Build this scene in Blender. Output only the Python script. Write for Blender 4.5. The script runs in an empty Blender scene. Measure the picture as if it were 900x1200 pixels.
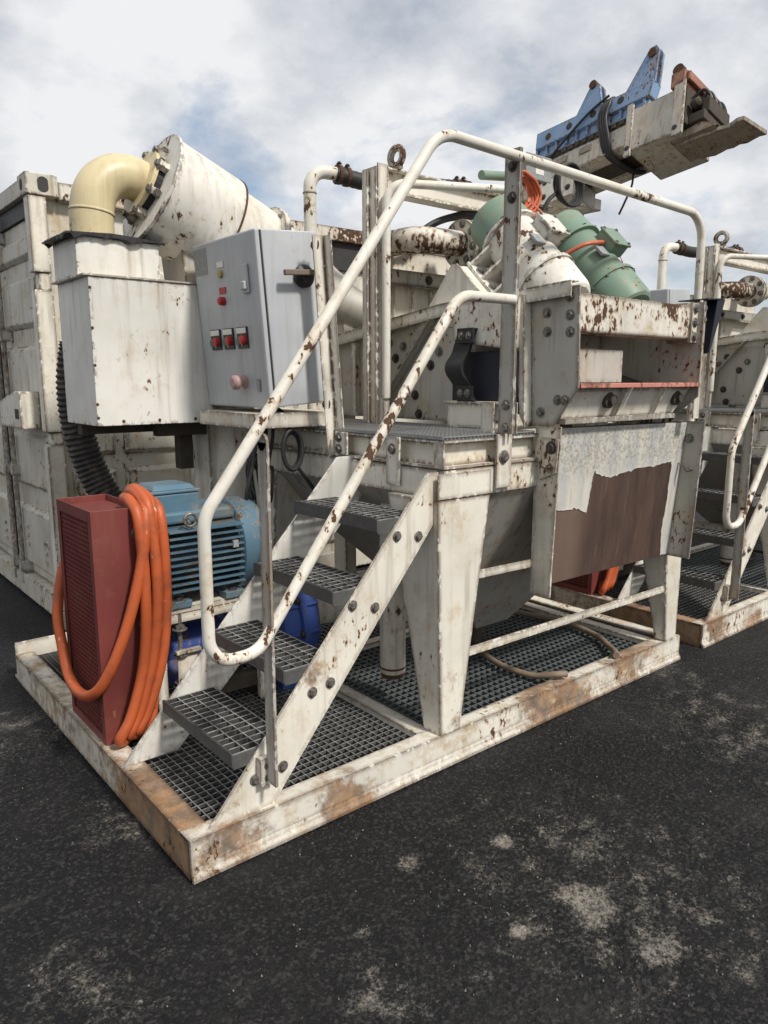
import bpy, bmesh, math, random
from mathutils import Vector as V, Matrix, noise
random.seed(7)
R = math.radians
sc = bpy.context.scene
COL = sc.collection

# ------------------------------------------------------------------ camera
cam = bpy.data.cameras.new('camera'); camo = bpy.data.objects.new('camera', cam); COL.objects.link(camo)
cam.sensor_fit = 'VERTICAL'; cam.sensor_height = 36.0; cam.lens = 25.95
cam.clip_start = .05; cam.clip_end = 2000
camo.location = (0, 0, 1.55); camo.rotation_euler = (R(90 - 10.2), 0, R(50.2 - 90))
sc.camera = camo

# ------------------------------------------------------------------ sky, sun, exposure
SUN_EL, SUN_DIR = R(48), V((.12, -.90, 0)).normalized()       # direction towards the sun
w = bpy.data.worlds.new('World'); sc.world = w; w.use_nodes = True
nt = w.node_tree; nt.nodes.clear()
def wn(t, **k):
    n = nt.nodes.new(t)
    for a, b in k.items(): setattr(n, a, b)
    return n
wo = wn('ShaderNodeOutputWorld'); bg = wn('ShaderNodeBackground'); nt.links.new(bg.outputs[0], wo.inputs[0])
sky = wn('ShaderNodeTexSky', sky_type='NISHITA'); sky.sun_disc = False
sky.sun_elevation = SUN_EL; sky.sun_rotation = math.atan2(SUN_DIR.x, SUN_DIR.y)
sky.air_density = 1.0; sky.dust_density = 1.5
tc = wn('ShaderNodeTexCoord'); sp = wn('ShaderNodeSeparateXYZ'); nt.links.new(tc.outputs['Generated'], sp.inputs[0])
def wm(op, a, b=None):
    n = wn('ShaderNodeMath', operation=op)
    for i, q in enumerate((a, b)):
        if q is None: continue
        if isinstance(q, (int, float)): n.inputs[i].default_value = q
        else: nt.links.new(q, n.inputs[i])
    return n.outputs[0]
zz = wm('MAXIMUM', wm('ADD', sp.outputs[2], .42), .05)
cb = wn('ShaderNodeCombineXYZ')
nt.links.new(wm('DIVIDE', sp.outputs[0], zz), cb.inputs[0]); nt.links.new(wm('DIVIDE', sp.outputs[1], zz), cb.inputs[1])
cb.inputs[2].default_value = 3.7
n1 = wn('ShaderNodeTexNoise'); n1.inputs['Scale'].default_value = 2.3; n1.inputs['Detail'].default_value = 10; n1.inputs['Roughness'].default_value = .60
n1.inputs['Distortion'].default_value = .25
nt.links.new(cb.outputs[0], n1.inputs['Vector'])
n2 = wn('ShaderNodeTexNoise'); n2.inputs['Scale'].default_value = 3.2; n2.inputs['Detail'].default_value = 9; n2.inputs['Roughness'].default_value = .58
nt.links.new(cb.outputs[0], n2.inputs['Vector'])
cov = wn('ShaderNodeValToRGB'); cov.color_ramp.elements[0].position = .28; cov.color_ramp.elements[1].position = .44
nt.links.new(n1.outputs[0], cov.inputs[0])
shade = wn('ShaderNodeValToRGB'); e = shade.color_ramp.elements
e[0].position = .34; e[0].color = (.50, .545, .62, 1); e[1].position = .58; e[1].color = (.93, .94, .96, 1)
nt.links.new(n2.outputs[0], shade.inputs[0])
skm = wn('ShaderNodeMix', data_type='RGBA', blend_type='MULTIPLY'); skm.inputs[0].default_value = 1
nt.links.new(sky.outputs[0], skm.inputs[6]); skm.inputs[7].default_value = (.15, .145, .14, 1)
mx = wn('ShaderNodeMix', data_type='RGBA'); nt.links.new(cov.outputs[0], mx.inputs[0])
nt.links.new(skm.outputs[2], mx.inputs[6]); nt.links.new(shade.outputs[0], mx.inputs[7])
nt.links.new(mx.outputs[2], bg.inputs[0]); bg.inputs[1].default_value = .70

sl = bpy.data.lights.new('sun', 'SUN'); so = bpy.data.objects.new('sun', sl); COL.objects.link(so)
sl.energy = 3.0; sl.angle = R(7); sl.color = (1, .95, .88)
sd = V((SUN_DIR.x * math.cos(SUN_EL), SUN_DIR.y * math.cos(SUN_EL), math.sin(SUN_EL)))
so.rotation_euler = sd.to_track_quat('Z', 'Y').to_euler(); so.location = sd * 30
vs = sc.view_settings; vs.view_transform = 'Standard'; vs.look = 'None'; vs.exposure = 0.42; vs.gamma = 1.0; vs.use_curve_mapping = False
sc.render.engine = 'CYCLES'; sc.render.resolution_x = 768; sc.render.resolution_y = 1024

# ------------------------------------------------------------------ materials
M = {}
class NT:
    def __init__(s, name):
        s.m = bpy.data.materials.new(name); s.m.use_nodes = True; s.t = s.m.node_tree; s.t.nodes.clear()
        s.out = s.n('ShaderNodeOutputMaterial'); s.b = s.n('ShaderNodeBsdfPrincipled'); s.l(s.b.outputs[0], s.out.inputs[0])
        s.geo = s.n('ShaderNodeNewGeometry'); s.pos = s.geo.outputs['Position']; M[name] = s.m
    def n(s, t, **k):
        n = s.t.nodes.new(t)
        for a, b in k.items(): setattr(n, a, b)
        return n
    def l(s, a, b): s.t.links.new(a, b)
    def math(s, op, a, b=None, clamp=False):
        n = s.n('ShaderNodeMath', operation=op); n.use_clamp = clamp
        for i, q in enumerate((a, b)):
            if q is None: continue
            if isinstance(q, (int, float)): n.inputs[i].default_value = q
            else: s.l(q, n.inputs[i])
        return n.outputs[0]
    def noise(s, scale, detail=5, rough=.55, vec=None, dist=0):
        n = s.n('ShaderNodeTexNoise'); n.inputs['Scale'].default_value = scale; n.inputs['Detail'].default_value = detail
        n.inputs['Roughness'].default_value = rough; n.inputs['Distortion'].default_value = dist
        s.l(vec or s.pos, n.inputs['Vector']); return n.outputs[0]
    def vor(s, scale, vec=None, feature='F1'):
        n = s.n('ShaderNodeTexVoronoi', feature=feature); n.inputs['Scale'].default_value = scale
        s.l(vec or s.pos, n.inputs['Vector']); return n.outputs['Distance']
    def scale(s, v, vec=None, off=(0, 0, 0)):
        n = s.n('ShaderNodeMapping'); n.inputs['Scale'].default_value = v; n.inputs['Location'].default_value = off
        s.l(vec or s.pos, n.inputs['Vector']); return n.outputs[0]
    def step(s, v, a, b):
        n = s.n('ShaderNodeMapRange', interpolation_type='SMOOTHSTEP'); n.inputs[1].default_value = a; n.inputs[2].default_value = b
        s.l(v, n.inputs[0]); return n.outputs[0]
    def mix(s, f, a, b):
        n = s.n('ShaderNodeMix', data_type='RGBA')
        if isinstance(f, (int, float)): n.inputs[0].default_value = f
        else: s.l(f, n.inputs[0])
        for i, q in ((6, a), (7, b)):
            if isinstance(q, tuple): n.inputs[i].default_value = (*q, 1)
            else: s.l(q, n.inputs[i])
        return n.outputs[2]
    def bump(s, h, strength=.3, dist=.002):
        n = s.n('ShaderNodeBump'); n.inputs['Strength'].default_value = strength; n.inputs['Distance'].default_value = dist
        s.l(h, n.inputs['Height']); s.l(n.outputs[0], s.b.inputs['Normal'])
    def fin(s, col, rough, metal=0., spec=.4):
        if isinstance(col, tuple): s.b.inputs['Base Color'].default_value = (*col, 1)
        else: s.l(col, s.b.inputs['Base Color'])
        if isinstance(rough, (int, float)): s.b.inputs['Roughness'].default_value = rough
        else: s.l(rough, s.b.inputs['Roughness'])
        s.b.inputs['Metallic'].default_value = metal; s.b.inputs['Specular IOR Level'].default_value = spec
        return s.m
    def edge(s, rad):
        bv = s.n('ShaderNodeBevel'); bv.samples = 2; bv.inputs[0].default_value = rad
        d = s.n('ShaderNodeVectorMath', operation='DOT_PRODUCT'); s.l(bv.outputs[0], d.inputs[0]); s.l(s.geo.outputs['Normal'], d.inputs[1])
        return s.math('SUBTRACT', 1.0, d.outputs['Value'], True)

RUST = (.060, .030, .017); RUSTO = (.34, .19, .07)
def paint(name, base, chips=.35, edges=.6, streak=.35, stain=.25, rough=.5, rusty=RUST, dirt=(.20, .15, .095), chipscale=44, patch=0., spots=()):
    s = NT(name)
    n_big = s.noise(2.2, 3)
    col = s.mix(s.step(n_big, .35, .70), base, tuple(c * .82 for c in base))
    # run-off streaks, blotches and fine speckle
    st = s.step(s.noise(1, 4, .62, s.scale((21, 21, 1.5))), .47, .78)
    st = s.math('MULTIPLY', st, s.step(s.noise(1.9, 2), .33, .58))
    col = s.mix(s.math('MULTIPLY', st, streak), col, dirt)
    gr = s.step(s.noise(7.5, 6, .74), .46, .74)
    col = s.mix(s.math('MULTIPLY', gr, stain), col, (.40, .28, .135))
    # flaking: small bare chips gathered in regions, and along the edges
    reg = s.step(s.noise(3.1, 3, .6, s.scale((1, 1, 1), off=(3.1, 7.7, 1.9))), .44, .66)
    cn = s.noise(chipscale, 4, .6, s.scale((1, 1, .6)))
    th = .70 - .12 * chips
    cnr = s.math('ADD', cn, s.math('MULTIPLY', s.math('SUBTRACT', reg, .62), .20))
    hb = cnr
    if edges > 0:
        ed = s.edge(.028)
        hb = s.math('ADD', cnr, s.math('MULTIPLY', s.step(ed, .0005, .03), .19 * edges))
        cnr = s.math('ADD', cnr, s.math('MULTIPLY', s.step(ed, .004, .05), .30 * edges))
    chip = s.step(cnr, th, th + .016)
    halo = s.step(hb, th - .10, th + .02)
    col = s.mix(s.math('MULTIPLY', halo, .60), col, s.mix(s.step(n_big, .4, .6), RUSTO, (.40, .30, .16)))
    if patch > 0:      # broad rust bloom, broken up at several sizes
        pb = s.math('ADD', s.math('MULTIPLY', s.noise(2.4, 8, .72, s.scale((1, 1, 1), off=(11, 2, 5))), .55), s.math('MULTIPLY', s.noise(17, 6, .75), .55))
        for c_, r_ in spots:
            d = s.n('ShaderNodeVectorMath', operation='DISTANCE'); s.l(s.pos, d.inputs[0]); d.inputs[1].default_value = c_
            pb = s.math('ADD', pb, s.math('MULTIPLY', s.step(d.outputs['Value'], r_ * 1.3, 0.), .21))
        pn = s.step(pb, .70 - .12 * patch, .86 - .12 * patch)
        col = s.mix(s.math('MULTIPLY', pn, .80), col, s.mix(s.step(s.noise(13, 7, .75), .34, .66), (.060, .025, .010), (.32, .155, .050)))
    rc = s.mix(cn, tuple(c * .5 for c in rusty), tuple(min(1, c * 1.8) for c in rusty))
    col = s.mix(chip, col, rc)
    s.bump(s.math('SUBTRACT', s.math('MULTIPLY', gr, .3), chip), .45, .003)
    return s.fin(col, s.math('ADD', rough, s.math('MULTIPLY', chip, .35), True), 0, .35)

WHITE = (.71, .675, .59)
paint('white_paint', WHITE, chips=.34, edges=1.05, streak=.60, stain=.40)
paint('white_rusty', (.72, .685, .595), chips=.16, edges=1.15, streak=.50, stain=.55, patch=.30, spots=[((x + a, b, c), r) for x in (0, 3.2) for a, b, c, r in ((.98, 2.0, .16, .13), (1.35, 2.0, .55, .12), (1.99, 1.97, .40, .08), (2.04, 1.97, .18, .10))])
paint('white_beam', (.70, .67, .59), chips=.45, edges=1.2, streak=.5, stain=.90, patch=1.0, spots=[((x + a, b, c), r) for x in (0, 3.2) for a, b, c, r in ((1.0, 2.0, .14, .22), (1.5, 1.95, .0, .18), (2.6, 2.0, .14, .3), (3.3, 2.0, .14, .3), (2.9, 1.95, .0, .2))])
paint('rusty_beam', (.66, .62, .53), chips=.5, edges=1.2, streak=.6, stain=.9, patch=1.6, spots=[((x + .89, y, .10), .36) for x in (0, 3.2) for y in (2.0, 2.35)])
paint('white_rail', (.72, .69, .61), chips=.92, edges=0, streak=.35, stain=.55, chipscale=40)
paint('white_clean', (.70, .685, .63), chips=.02, edges=.9, streak=.60, stain=.30)
paint('white_spotted', (.71, .685, .62), chips=.95, edges=.6, streak=.55, stain=.35, chipscale=34)
paint('white_flaking', (.71, .68, .61), chips=1.55, edges=1.2, streak=.5, stain=.7, chipscale=38, patch=.75)
paint('grey_dirty', (.46, .445, .40), chips=.30, edges=1.0, streak=.85, stain=.55, dirt=(.12, .09, .06))
paint('hopper_grey', (.33, .32, .29), chips=.10, edges=.3, streak=.9, stain=.5, dirt=(.11, .085, .06))
paint('cream_paint', (.60, .51, .31), chips=.26, edges=.2, streak=.35, stain=.28, rough=.40)
paint('beige_wall', (.58, .555, .48), chips=.30, edges=.7, streak=.75, stain=.70, patch=.12)
paint('cabinet_grey', (.47, .49, .51), chips=-.4, edges=.0, streak=.30, stain=.10, rough=.42)
paint('motor_blue', (.085, .165, .225), chips=.30, edges=.4, streak=.45, stain=.35, rough=.42)
paint('motor_core', (.02, .04, .055), chips=.1, edges=0, streak=.3, stain=.3, rough=.6)
paint('pump_blue', (.03, .07, .27), chips=.20, edges=.45, streak=.40, stain=.3, rough=.5)
paint('arm_blue', (.20, .33, .52), chips=.62, edges=.9, streak=.5, stain=.4)
paint('guard_red', (.175, .040, .035), chips=-.1, edges=.3, streak=.22, stain=.10, rough=.5, rusty=(.08, .03, .02))
paint('motor_green', (.175, .265, .20), chips=.16, edges=.35, streak=.3, stain=.25, rough=.48)
paint('lip_red', (.55, .22, .17), chips=.4, edges=.6, streak=.3, stain=.4)
paint('rust_red', (.30, .12, .085), chips=.6, edges=.8, streak=.4, stain=.6)
paint('arm_dirty', (.27, .24, .205), chips=.5, edges=.9, streak=.9, stain=.5, dirt=(.08, .06, .04))
paint('arm_cream', (.50, .465, .41), chips=.45, edges=.9, streak=.9, stain=.7, dirt=(.10, .075, .05))

s = NT('steel_galv'); v = s.noise(30, 4, .6); s.bump(v, .25)
s.fin(s.mix(v, (.20, .20, .20), (.46, .455, .44)), .5, .5)
s = NT('shaded_tread_steel'); v = s.noise(30, 4, .6); s.bump(v, .25); s.fin(s.mix(v, (.04, .04, .04), (.13, .128, .122)), .55, .35)  # galvanized bars darkened: shade inside the cells is put into the colour
s = NT('worn_edge'); v = s.noise(26, 5, .65); s.fin(s.mix(s.step(v, .3, .7), (.16, .158, .15), (.52, .515, .50)), .45, .35)  # bright tone painted for the light that grating bar tops catch
s = NT('grate_dark'); v = s.noise(22, 5, .65); s.fin(s.mix(v, (.045, .045, .045), (.17, .165, .155)), .6, .35); s.bump(v, .3)
s = NT('grate_green'); v = s.noise(18, 5, .65); s.fin(s.mix(v, (.05, .058, .06), (.16, .175, .175)), .65, .2); s.bump(v, .3)
s = NT('bolt_steel'); v = s.noise(90, 4, .6); s.fin(s.mix(s.step(v, .4, .7), (.25, .24, .22), (.09, .06, .04)), .5, .6); s.bump(v, .3)
s = NT('bolt_dark'); v = s.noise(90, 4, .6); s.fin(s.mix(s.step(v, .4, .7), (.06, .06, .06), (.10, .06, .04)), .6, .4); s.bump(v, .3)
s = NT('rust'); v = s.noise(35, 6, .7); s.fin(s.mix(v, (.028, .015, .010), (.125, .062, .033)), .88, 0); s.bump(v, .6, .004)
s = NT('dark_grime'); v = s.noise(20, 6, .7); s.fin(s.mix(v, (.018, .015, .012), (.10, .08, .06)), .85, 0); s.bump(v, .6, .004)
s = NT('rubber'); v = s.noise(40, 4, .6); s.fin(s.mix(v, (.011, .011, .012), (.032, .031, .031)), .55, 0); s.bump(v, .2)
s = NT('rubber_navy'); v = s.noise(9, 4, .6); s.fin(s.mix(v, (.008, .010, .022), (.02, .022, .035)), .55, 0)
s = NT('hose_grey'); v = s.noise(25, 5, .65); s.fin(s.mix(s.step(v, .4, .75), (.035, .032, .032), (.12, .095, .075)), .7, 0); s.bump(v, .3)
s = NT('hose_orange'); v = s.noise(14, 6, .66)
c = s.mix(s.step(v, .45, .72), (.44, .092, .026), (.30, .074, .030)); sc_ = s.step(s.noise(55, 5, .6, s.scale((1, 1, .4))), .68, .71)
s.fin(s.mix(s.math('MULTIPLY', sc_, .8), c, (.62, .42, .33)), .5, 0); s.bump(v, .2)
s = NT('cable_orange'); v = s.noise(30, 3); s.fin(s.mix(v, (.55, .14, .06), (.42, .10, .05)), .5, 0)
s = NT('hose_tan'); v = s.noise(20, 5, .6); s.fin(s.mix(v, (.13, .095, .065), (.30, .23, .17)), .7, 0); s.bump(v, .3)
s = NT('cable_black'); v = s.noise(30, 3); s.fin(s.mix(v, (.01, .01, .011), (.035, .034, .034)), .5, 0)
s = NT('grey_plate'); v = s.noise(120, 4, .7); s.fin(s.mix(s.step(v, .42, .6), (.30, .31, .31), (.20, .205, .205)), .6, 0)
s = NT('plastic_white'); v = s.noise(30, 3); s.fin(s.mix(v, (.60, .60, .57), (.75, .74, .70)), .45, 0)
s = NT('plastic_red'); v = s.noise(30, 3); s.fin(s.mix(v, (.45, .025, .03), (.33, .02, .025)), .4, 0)
s = NT('plastic_green'); v = s.noise(30, 3); s.fin(s.mix(v, (.04, .15, .09), (.03, .10, .07)), .4, 0)
s = NT('plastic_yellow'); v = s.noise(30, 3); s.fin(s.mix(v, (.38, .32, .07), (.28, .23, .07)), .4, 0)
s = NT('plastic_pink'); v = s.noise(30, 3); s.fin(s.mix(v, (.42, .27, .26), (.33, .22, .20)), .5, 0)
s = NT('plastic_black'); v = s.noise(30, 3); s.fin(s.mix(v, (.012, .012, .012), (.03, .03, .03)), .45, 0)
s = NT('handle_brown'); v = s.noise(30, 3); s.fin(s.mix(v, (.20, .14, .10), (.13, .10, .08)), .5, 0)
s = NT('opening_dark'); v = s.noise(12, 3); s.fin(s.mix(v, (.02, .02, .02), (.05, .045, .04)), .7, 0)  # flat dark colour standing in for shade inside holes, slots and the gap

# chute: bare brown steel, and the pale lining left on it
s = NT('bare_brown'); tcn = s.n('ShaderNodeTexCoord'); ob = tcn.outputs['Object']
sx = s.n('ShaderNodeSeparateXYZ'); s.l(ob, sx.inputs[0]); X = sx.outputs[0]
drip = s.noise(1, 6, .68, s.scale((7, 7, .8), ob)); mot = s.noise(9, 7, .74, ob)
bc = s.mix(s.step(drip, .30, .72), (.040, .025, .020), (.105, .064, .048))
bc = s.mix(s.math('MULTIPLY', s.step(mot, .44, .70), .6), bc, (.066, .044, .036))
bc = s.mix(s.math('MULTIPLY', s.step(s.noise(1, 6, .75, s.scale((30, 30, 1.2), ob)), .55, .72), .45), bc, (.19, .135, .105))
bc = s.mix(s.math('MULTIPLY', s.math('SUBTRACT', 1.0, s.step(s.math('ADD', X, s.math('MULTIPLY', drip, .1)), .24, .40)), .5), bc, (.20, .14, .105))
bc = s.mix(s.math('MULTIPLY', s.step(s.noise(120, 4, .7, ob), .55, .75), .3), bc, (.22, .14, .10))
s.fin(bc, .72, 0, .3); s.bump(s.math('ADD', mot, s.noise(70, 4, .7, ob)), .35, .002)
s = NT('worn_lining'); tcn = s.n('ShaderNodeTexCoord'); ob = tcn.outputs['Object']
sx = s.n('ShaderNodeSeparateXYZ'); s.l(ob, sx.inputs[0]); Z = sx.outputs[2]
pw = s.mix(s.step(s.noise(1, 6, .68, s.scale((12, 12, 1.6), ob)), .38, .66), (.43, .435, .43), (.58, .55, .47))
pw = s.mix(s.math('MULTIPLY', s.step(s.noise(1, 6, .75, s.scale((26, 26, 2.2), ob)), .50, .68), .55), pw, (.30, .245, .165))
flk = s.math('MULTIPLY', s.step(s.noise(62, 6, .76, ob), .50, .57), s.step(s.math('ADD', Z, s.math('MULTIPLY', s.noise(5, 4, .6, ob), .2)), .55, .70))
pw = s.mix(s.math('MULTIPLY', flk, .7), pw, (.26, .225, .165))
pw = s.mix(s.math('MULTIPLY', s.step(s.edge(.02), .002, .05), .55), pw, (.70, .69, .66))
s.fin(pw, .6, 0, .3); s.bump(s.math('SUBTRACT', s.noise(30, 5, .6, ob), flk), .4, .003)

# asphalt
s = NT('asphalt')
ag = s.vor(150); ag2 = s.vor(62); fn = s.noise(260, 3, .7); big = s.noise(.8, 5, .6); mid = s.noise(4.5, 6, .65)
c = s.mix(s.step(mid, .3, .75), (.0035, .0035, .004), (.0078, .0077, .008))
c = s.mix(s.math('MULTIPLY', s.step(big, .45, .7), .40), c, (.014, .0138, .0136))
c = s.mix(s.math('MULTIPLY', s.step(ag, .36, .10), .0), c, (.1, .1, .1))
gs = s.math('MULTIPLY', s.step(s.noise(130, 3, .6), .55, .68), .75); c = s.mix(gs, c, (.032, .031, .030))
spk = s.step(s.noise(95, 2, .5), .73, .75); c = s.mix(s.math('MULTIPLY', spk, .6), c, (.22, .205, .18))
vc = s.n('ShaderNodeTexVoronoi'); vc.inputs['Scale'].default_value = 105; s.l(s.pos, vc.inputs['Vector'])
cell = s.n('ShaderNodeSeparateColor'); s.l(vc.outputs['Color'], cell.inputs[0])
c = s.mix(s.math('MULTIPLY', s.step(cell.outputs[0], .55, 1.0), .75), c, (.038, .037, .036)); c = s.mix(s.math('MULTIPLY', s.step(cell.outputs[1], .55, .95), .85), c, (.004, .004, .0045))
c = s.mix(s.math('MULTIPLY', s.step(s.noise(1.6, 6, .7), .50, .72), .22), c, (.050, .048, .045))
# pale dust trodden into the surface in a few patches
spx = s.n('ShaderNodeSeparateXYZ'); s.l(s.pos, spx.inputs[0])
dust = None
for (px, py, rx) in ((1.748, 1.131, .16), (1.74, .915, .12), (1.774, 1.492, .07), (1.454, 1.622, .06), (1.49, 1.186, .05), (1.147, 1.472, .05), (1.85, 1.15, .75), (3.3, 1.4, .7), (3.575, 1.85, .25), (1.042, 1.251, .25), (.836, 2.435, .3), (.477, 1.793, .3), (.753, 3.451, .5)):
    d = s.n('ShaderNodeVectorMath', operation='DISTANCE'); s.l(s.pos, d.inputs[0]); d.inputs[1].default_value = (px, py, 0)
    amp = 1.0 if rx < .2 else .66
    f = s.math('MULTIPLY', s.step(d.outputs['Value'], rx * 1.5, rx * .15), amp)
    dust = f if dust is None else s.math('MAXIMUM', dust, f)
dn = s.math('ADD', s.math('MULTIPLY', s.noise(85, 6, .8), .95), s.math('MULTIPLY', s.noise(9, 5, .65), .75))
dm = s.step(s.math('ADD', s.math('MULTIPLY', dust, .40), dn), 1.10, 1.40)
c = s.mix(s.math('MULTIPLY', dm, .80), c, (.30, .27, .23))
trk = s.step(s.noise(1, 5, .6, s.scale((1.1, 7, 1))), .60, .78); c = s.mix(s.math('MULTIPLY', trk, .22), c, (.12, .115, .108))
h = s.math('ADD', s.math('MULTIPLY', ag, .9), s.math('ADD', s.math('MULTIPLY', ag2, 1.2), s.math('MULTIPLY', s.noise(70, 6, .75), 1.6)))
s.bump(h, .6, .006); s.fin(c, s.math('SUBTRACT', .90, s.math('MULTIPLY', s.noise(60, 3), .25)), 0, .28)
s = NT('grit'); s.fin(s.mix(s.noise(9, 2), (.10, .095, .085), (.32, .29, .25)), .9, 0)

# ------------------------------------------------------------------ mesh helpers
ORI = {}
class MB:
    def __init__(s): s.v = []; s.f = []
    def add(s, vs, fs):
        o = len(s.v); s.v += [V(q) for q in vs]; s.f += [[i + o for i in f] for f in fs]; return s
    def hexa(s, p):   # 8 points: bottom 4 ccw, top 4 ccw
        return s.add(p, [(3, 2, 1, 0), (4, 5, 6, 7), (0, 1, 5, 4), (1, 2, 6, 5), (2, 3, 7, 6), (3, 0, 4, 7)])
    def box(s, x0, x1, y0, y1, z0, z1):
        return s.hexa([(x0, y0, z0), (x1, y0, z0), (x1, y1, z0), (x0, y1, z0), (x0, y0, z1), (x1, y0, z1), (x1, y1, z1), (x0, y1, z1)])
    def loft(s, a, za, b, zb):   # two rects (x0,x1,y0,y1)
        r = lambda q, z: [(q[0], q[2], z), (q[1], q[2], z), (q[1], q[3], z), (q[0], q[3], z)]
        return s.hexa(r(a, za) + r(b, zb))
    def prism(s, poly, axis, a0, a1):
        n = len(poly)
        def P(u, w, a): return {'x': (a, u, w), 'y': (u, a, w), 'z': (u, w, a)}[axis]
        return s.add([P(u, w, a0) for u, w in poly] + [P(u, w, a1) for u, w in poly],
                     [list(range(n))[::-1], list(range(n, 2 * n))] + [(i, (i + 1) % n, (i + 1) % n + n, i + n) for i in range(n)])
    def bar(s, p0, p1, w, h, up=(0, 0, 1)):
        p0, p1 = V(p0), V(p1); d = (p1 - p0).normalized(); a = d.cross(V(up)).normalized(); b = a.cross(d)
        q = [a * (-w / 2) + b * (-h / 2), a * (w / 2) + b * (-h / 2), a * (w / 2) + b * (h / 2), a * (-w / 2) + b * (h / 2)]
        return s.hexa([p0 + k for k in q] + [p1 + k for k in q])
    def tube(s, pts, r, seg=14, closed=False, rf=None):
        pts = [V(p) for p in pts]; n = len(pts)
        T = []
        for i in range(n):
            a = pts[(i - 1) % n] if (closed or i) else pts[0]; b = pts[(i + 1) % n] if (closed or i < n - 1) else pts[-1]
            T.append((b - a).normalized())
        u = T[0].orthogonal().normalized(); vs = []
        for i in range(n):
            if i: u = (u - T[i] * u.dot(T[i])).normalized()
            w_ = T[i].cross(u); rr = r if rf is None else rf(i)
            vs += [pts[i] + (u * math.cos(2 * math.pi * k / seg) + w_ * math.sin(2 * math.pi * k / seg)) * rr for k in range(seg)]
        fs = []
        for i in range(n if closed else n - 1):
            j = (i + 1) % n
            sh = 0
            if closed and j == 0:   # align the seam
                best = min(range(seg), key=lambda q: (vs[i * seg] - vs[q]).length); sh = best
            fs += [(i * seg + k, i * seg + (k + 1) % seg, j * seg + (k + 1 + sh) % seg, j * seg + (k + sh) % seg) for k in range(seg)]
        if not closed: fs += [list(range(seg))[::-1], list(range((n - 1) * seg, n * seg))]
        return s.add(vs, fs)
    def lathe(s, p, axis, prof, seg=28):   # prof: (distance along axis, radius)
        p = V(p); a = V(axis).normalized(); u = a.orthogonal().normalized(); w_ = a.cross(u); vs = []; fs = []
        for d, r in prof: vs += [p + a * d + (u * math.cos(2 * math.pi * k / seg) + w_ * math.sin(2 * math.pi * k / seg)) * max(r, 1e-4) for k in range(seg)]
        for i in range(len(prof) - 1): fs += [(i * seg + k, i * seg + (k + 1) % seg, (i + 1) * seg + (k + 1) % seg, (i + 1) * seg + k) for k in range(seg)]
        n = len(prof); fs += [list(range(seg))[::-1], list(range((n - 1) * seg, n * seg))]
        return s.add(vs, fs)
    def build(s, name, mat, parent=None, bevel=0., smooth=False, kind=None, label=None):
        o0 = ORI.get(parent, V((0, 0, 0))) if parent else V((0, 0, 0))
        me = bpy.data.meshes.new(name); me.from_pydata([q - o0 for q in s.v], [], s.f)
        bm = bmesh.new(); bm.from_mesh(me); bmesh.ops.recalc_face_normals(bm, faces=bm.faces); bm.to_mesh(me); bm.free()
        if smooth: me.shade_smooth(); 
        me.materials.append(M[mat]); o = bpy.data.objects.new(name, me); COL.objects.link(o)
        if smooth: me.set_sharp_from_angle(angle=R(38))
        if parent: o.parent = parent; ORI[o] = o0
        if bevel:
            m = o.modifiers.new('bevel', 'BEVEL'); m.width = bevel; m.segments = 2; m.limit_method = 'ANGLE'; m.angle_limit = R(35)
        if kind: o['kind'] = kind
        if label: o['label'] = label
        return o
def fillet(pts, rad, n=7):
    pts = [V(p) for p in pts]; out = [pts[0]]
    for i in range(1, len(pts) - 1):
        p, a, b = pts[i], pts[i - 1], pts[i + 1]; r = rad[i - 1] if isinstance(rad, (list, tuple)) else rad
        da, db = (a - p), (b - p); la, lb = da.length, db.length; da.normalize(); db.normalize()
        ang = da.angle(db); t = min(r / math.tan(ang / 2), la * .49, lb * .49); r_ = t * math.tan(ang / 2)
        c = p + (da + db).normalized() * (r_ / math.sin(ang / 2)); s0, s1 = p + da * t - c, p + db * t - c
        for k in range(n + 1):
            ax = s0.cross(s1)
            if ax.length < 1e-9: out.append(p.copy()); break
            out.append(c + Matrix.Rotation(s0.angle(s1) * k / n, 3, ax.normalized()) @ s0)
    out.append(pts[-1]); return out
def smoothpath(pts, n=8, closed=False):
    pts = [V(p) for p in pts]; N = len(pts); out = []
    for i in range(N if closed else N - 1):
        g = lambda k: pts[k % N] if closed else pts[min(max(k, 0), N - 1)]
        p0, p1, p2, p3 = g(i - 1), g(i), g(i + 1), g(i + 2)
        for k in range(n):
            t = k / n
            out.append(.5 * ((2 * p1) + (p2 - p0) * t + (2 * p0 - 5 * p1 + 4 * p2 - p3) * t * t + (3 * p1 - p0 - 3 * p2 + p3) * t ** 3))
    if not closed: out.append(pts[-1])
    return out
COPY = []      # things repeated on the second machine: (root, label there)
GRP = {}
def thing(name, label, cat, loc=(0, 0, 0), label2=None, group=None):
    o = bpy.data.objects.new(name, None); COL.objects.link(o); o.empty_display_size = .1
    o.location = loc; ORI[o] = V(loc); o['label'] = label; o['category'] = cat
    if group: o['group'] = group if group != '*' else name.replace('_', ' ') + ' pair on the two machines'
    if label2: COPY.append((o, label2))
    return o
def tag(o, label, cat, group=None, label2=None):
    o['label'] = label; o['category'] = cat
    if group: o['group'] = group if group != '*' else o.name.split('.')[0].replace('_', ' ') + ' pair on the two machines'
    if label2: COPY.append((o, label2))
    return o
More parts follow.
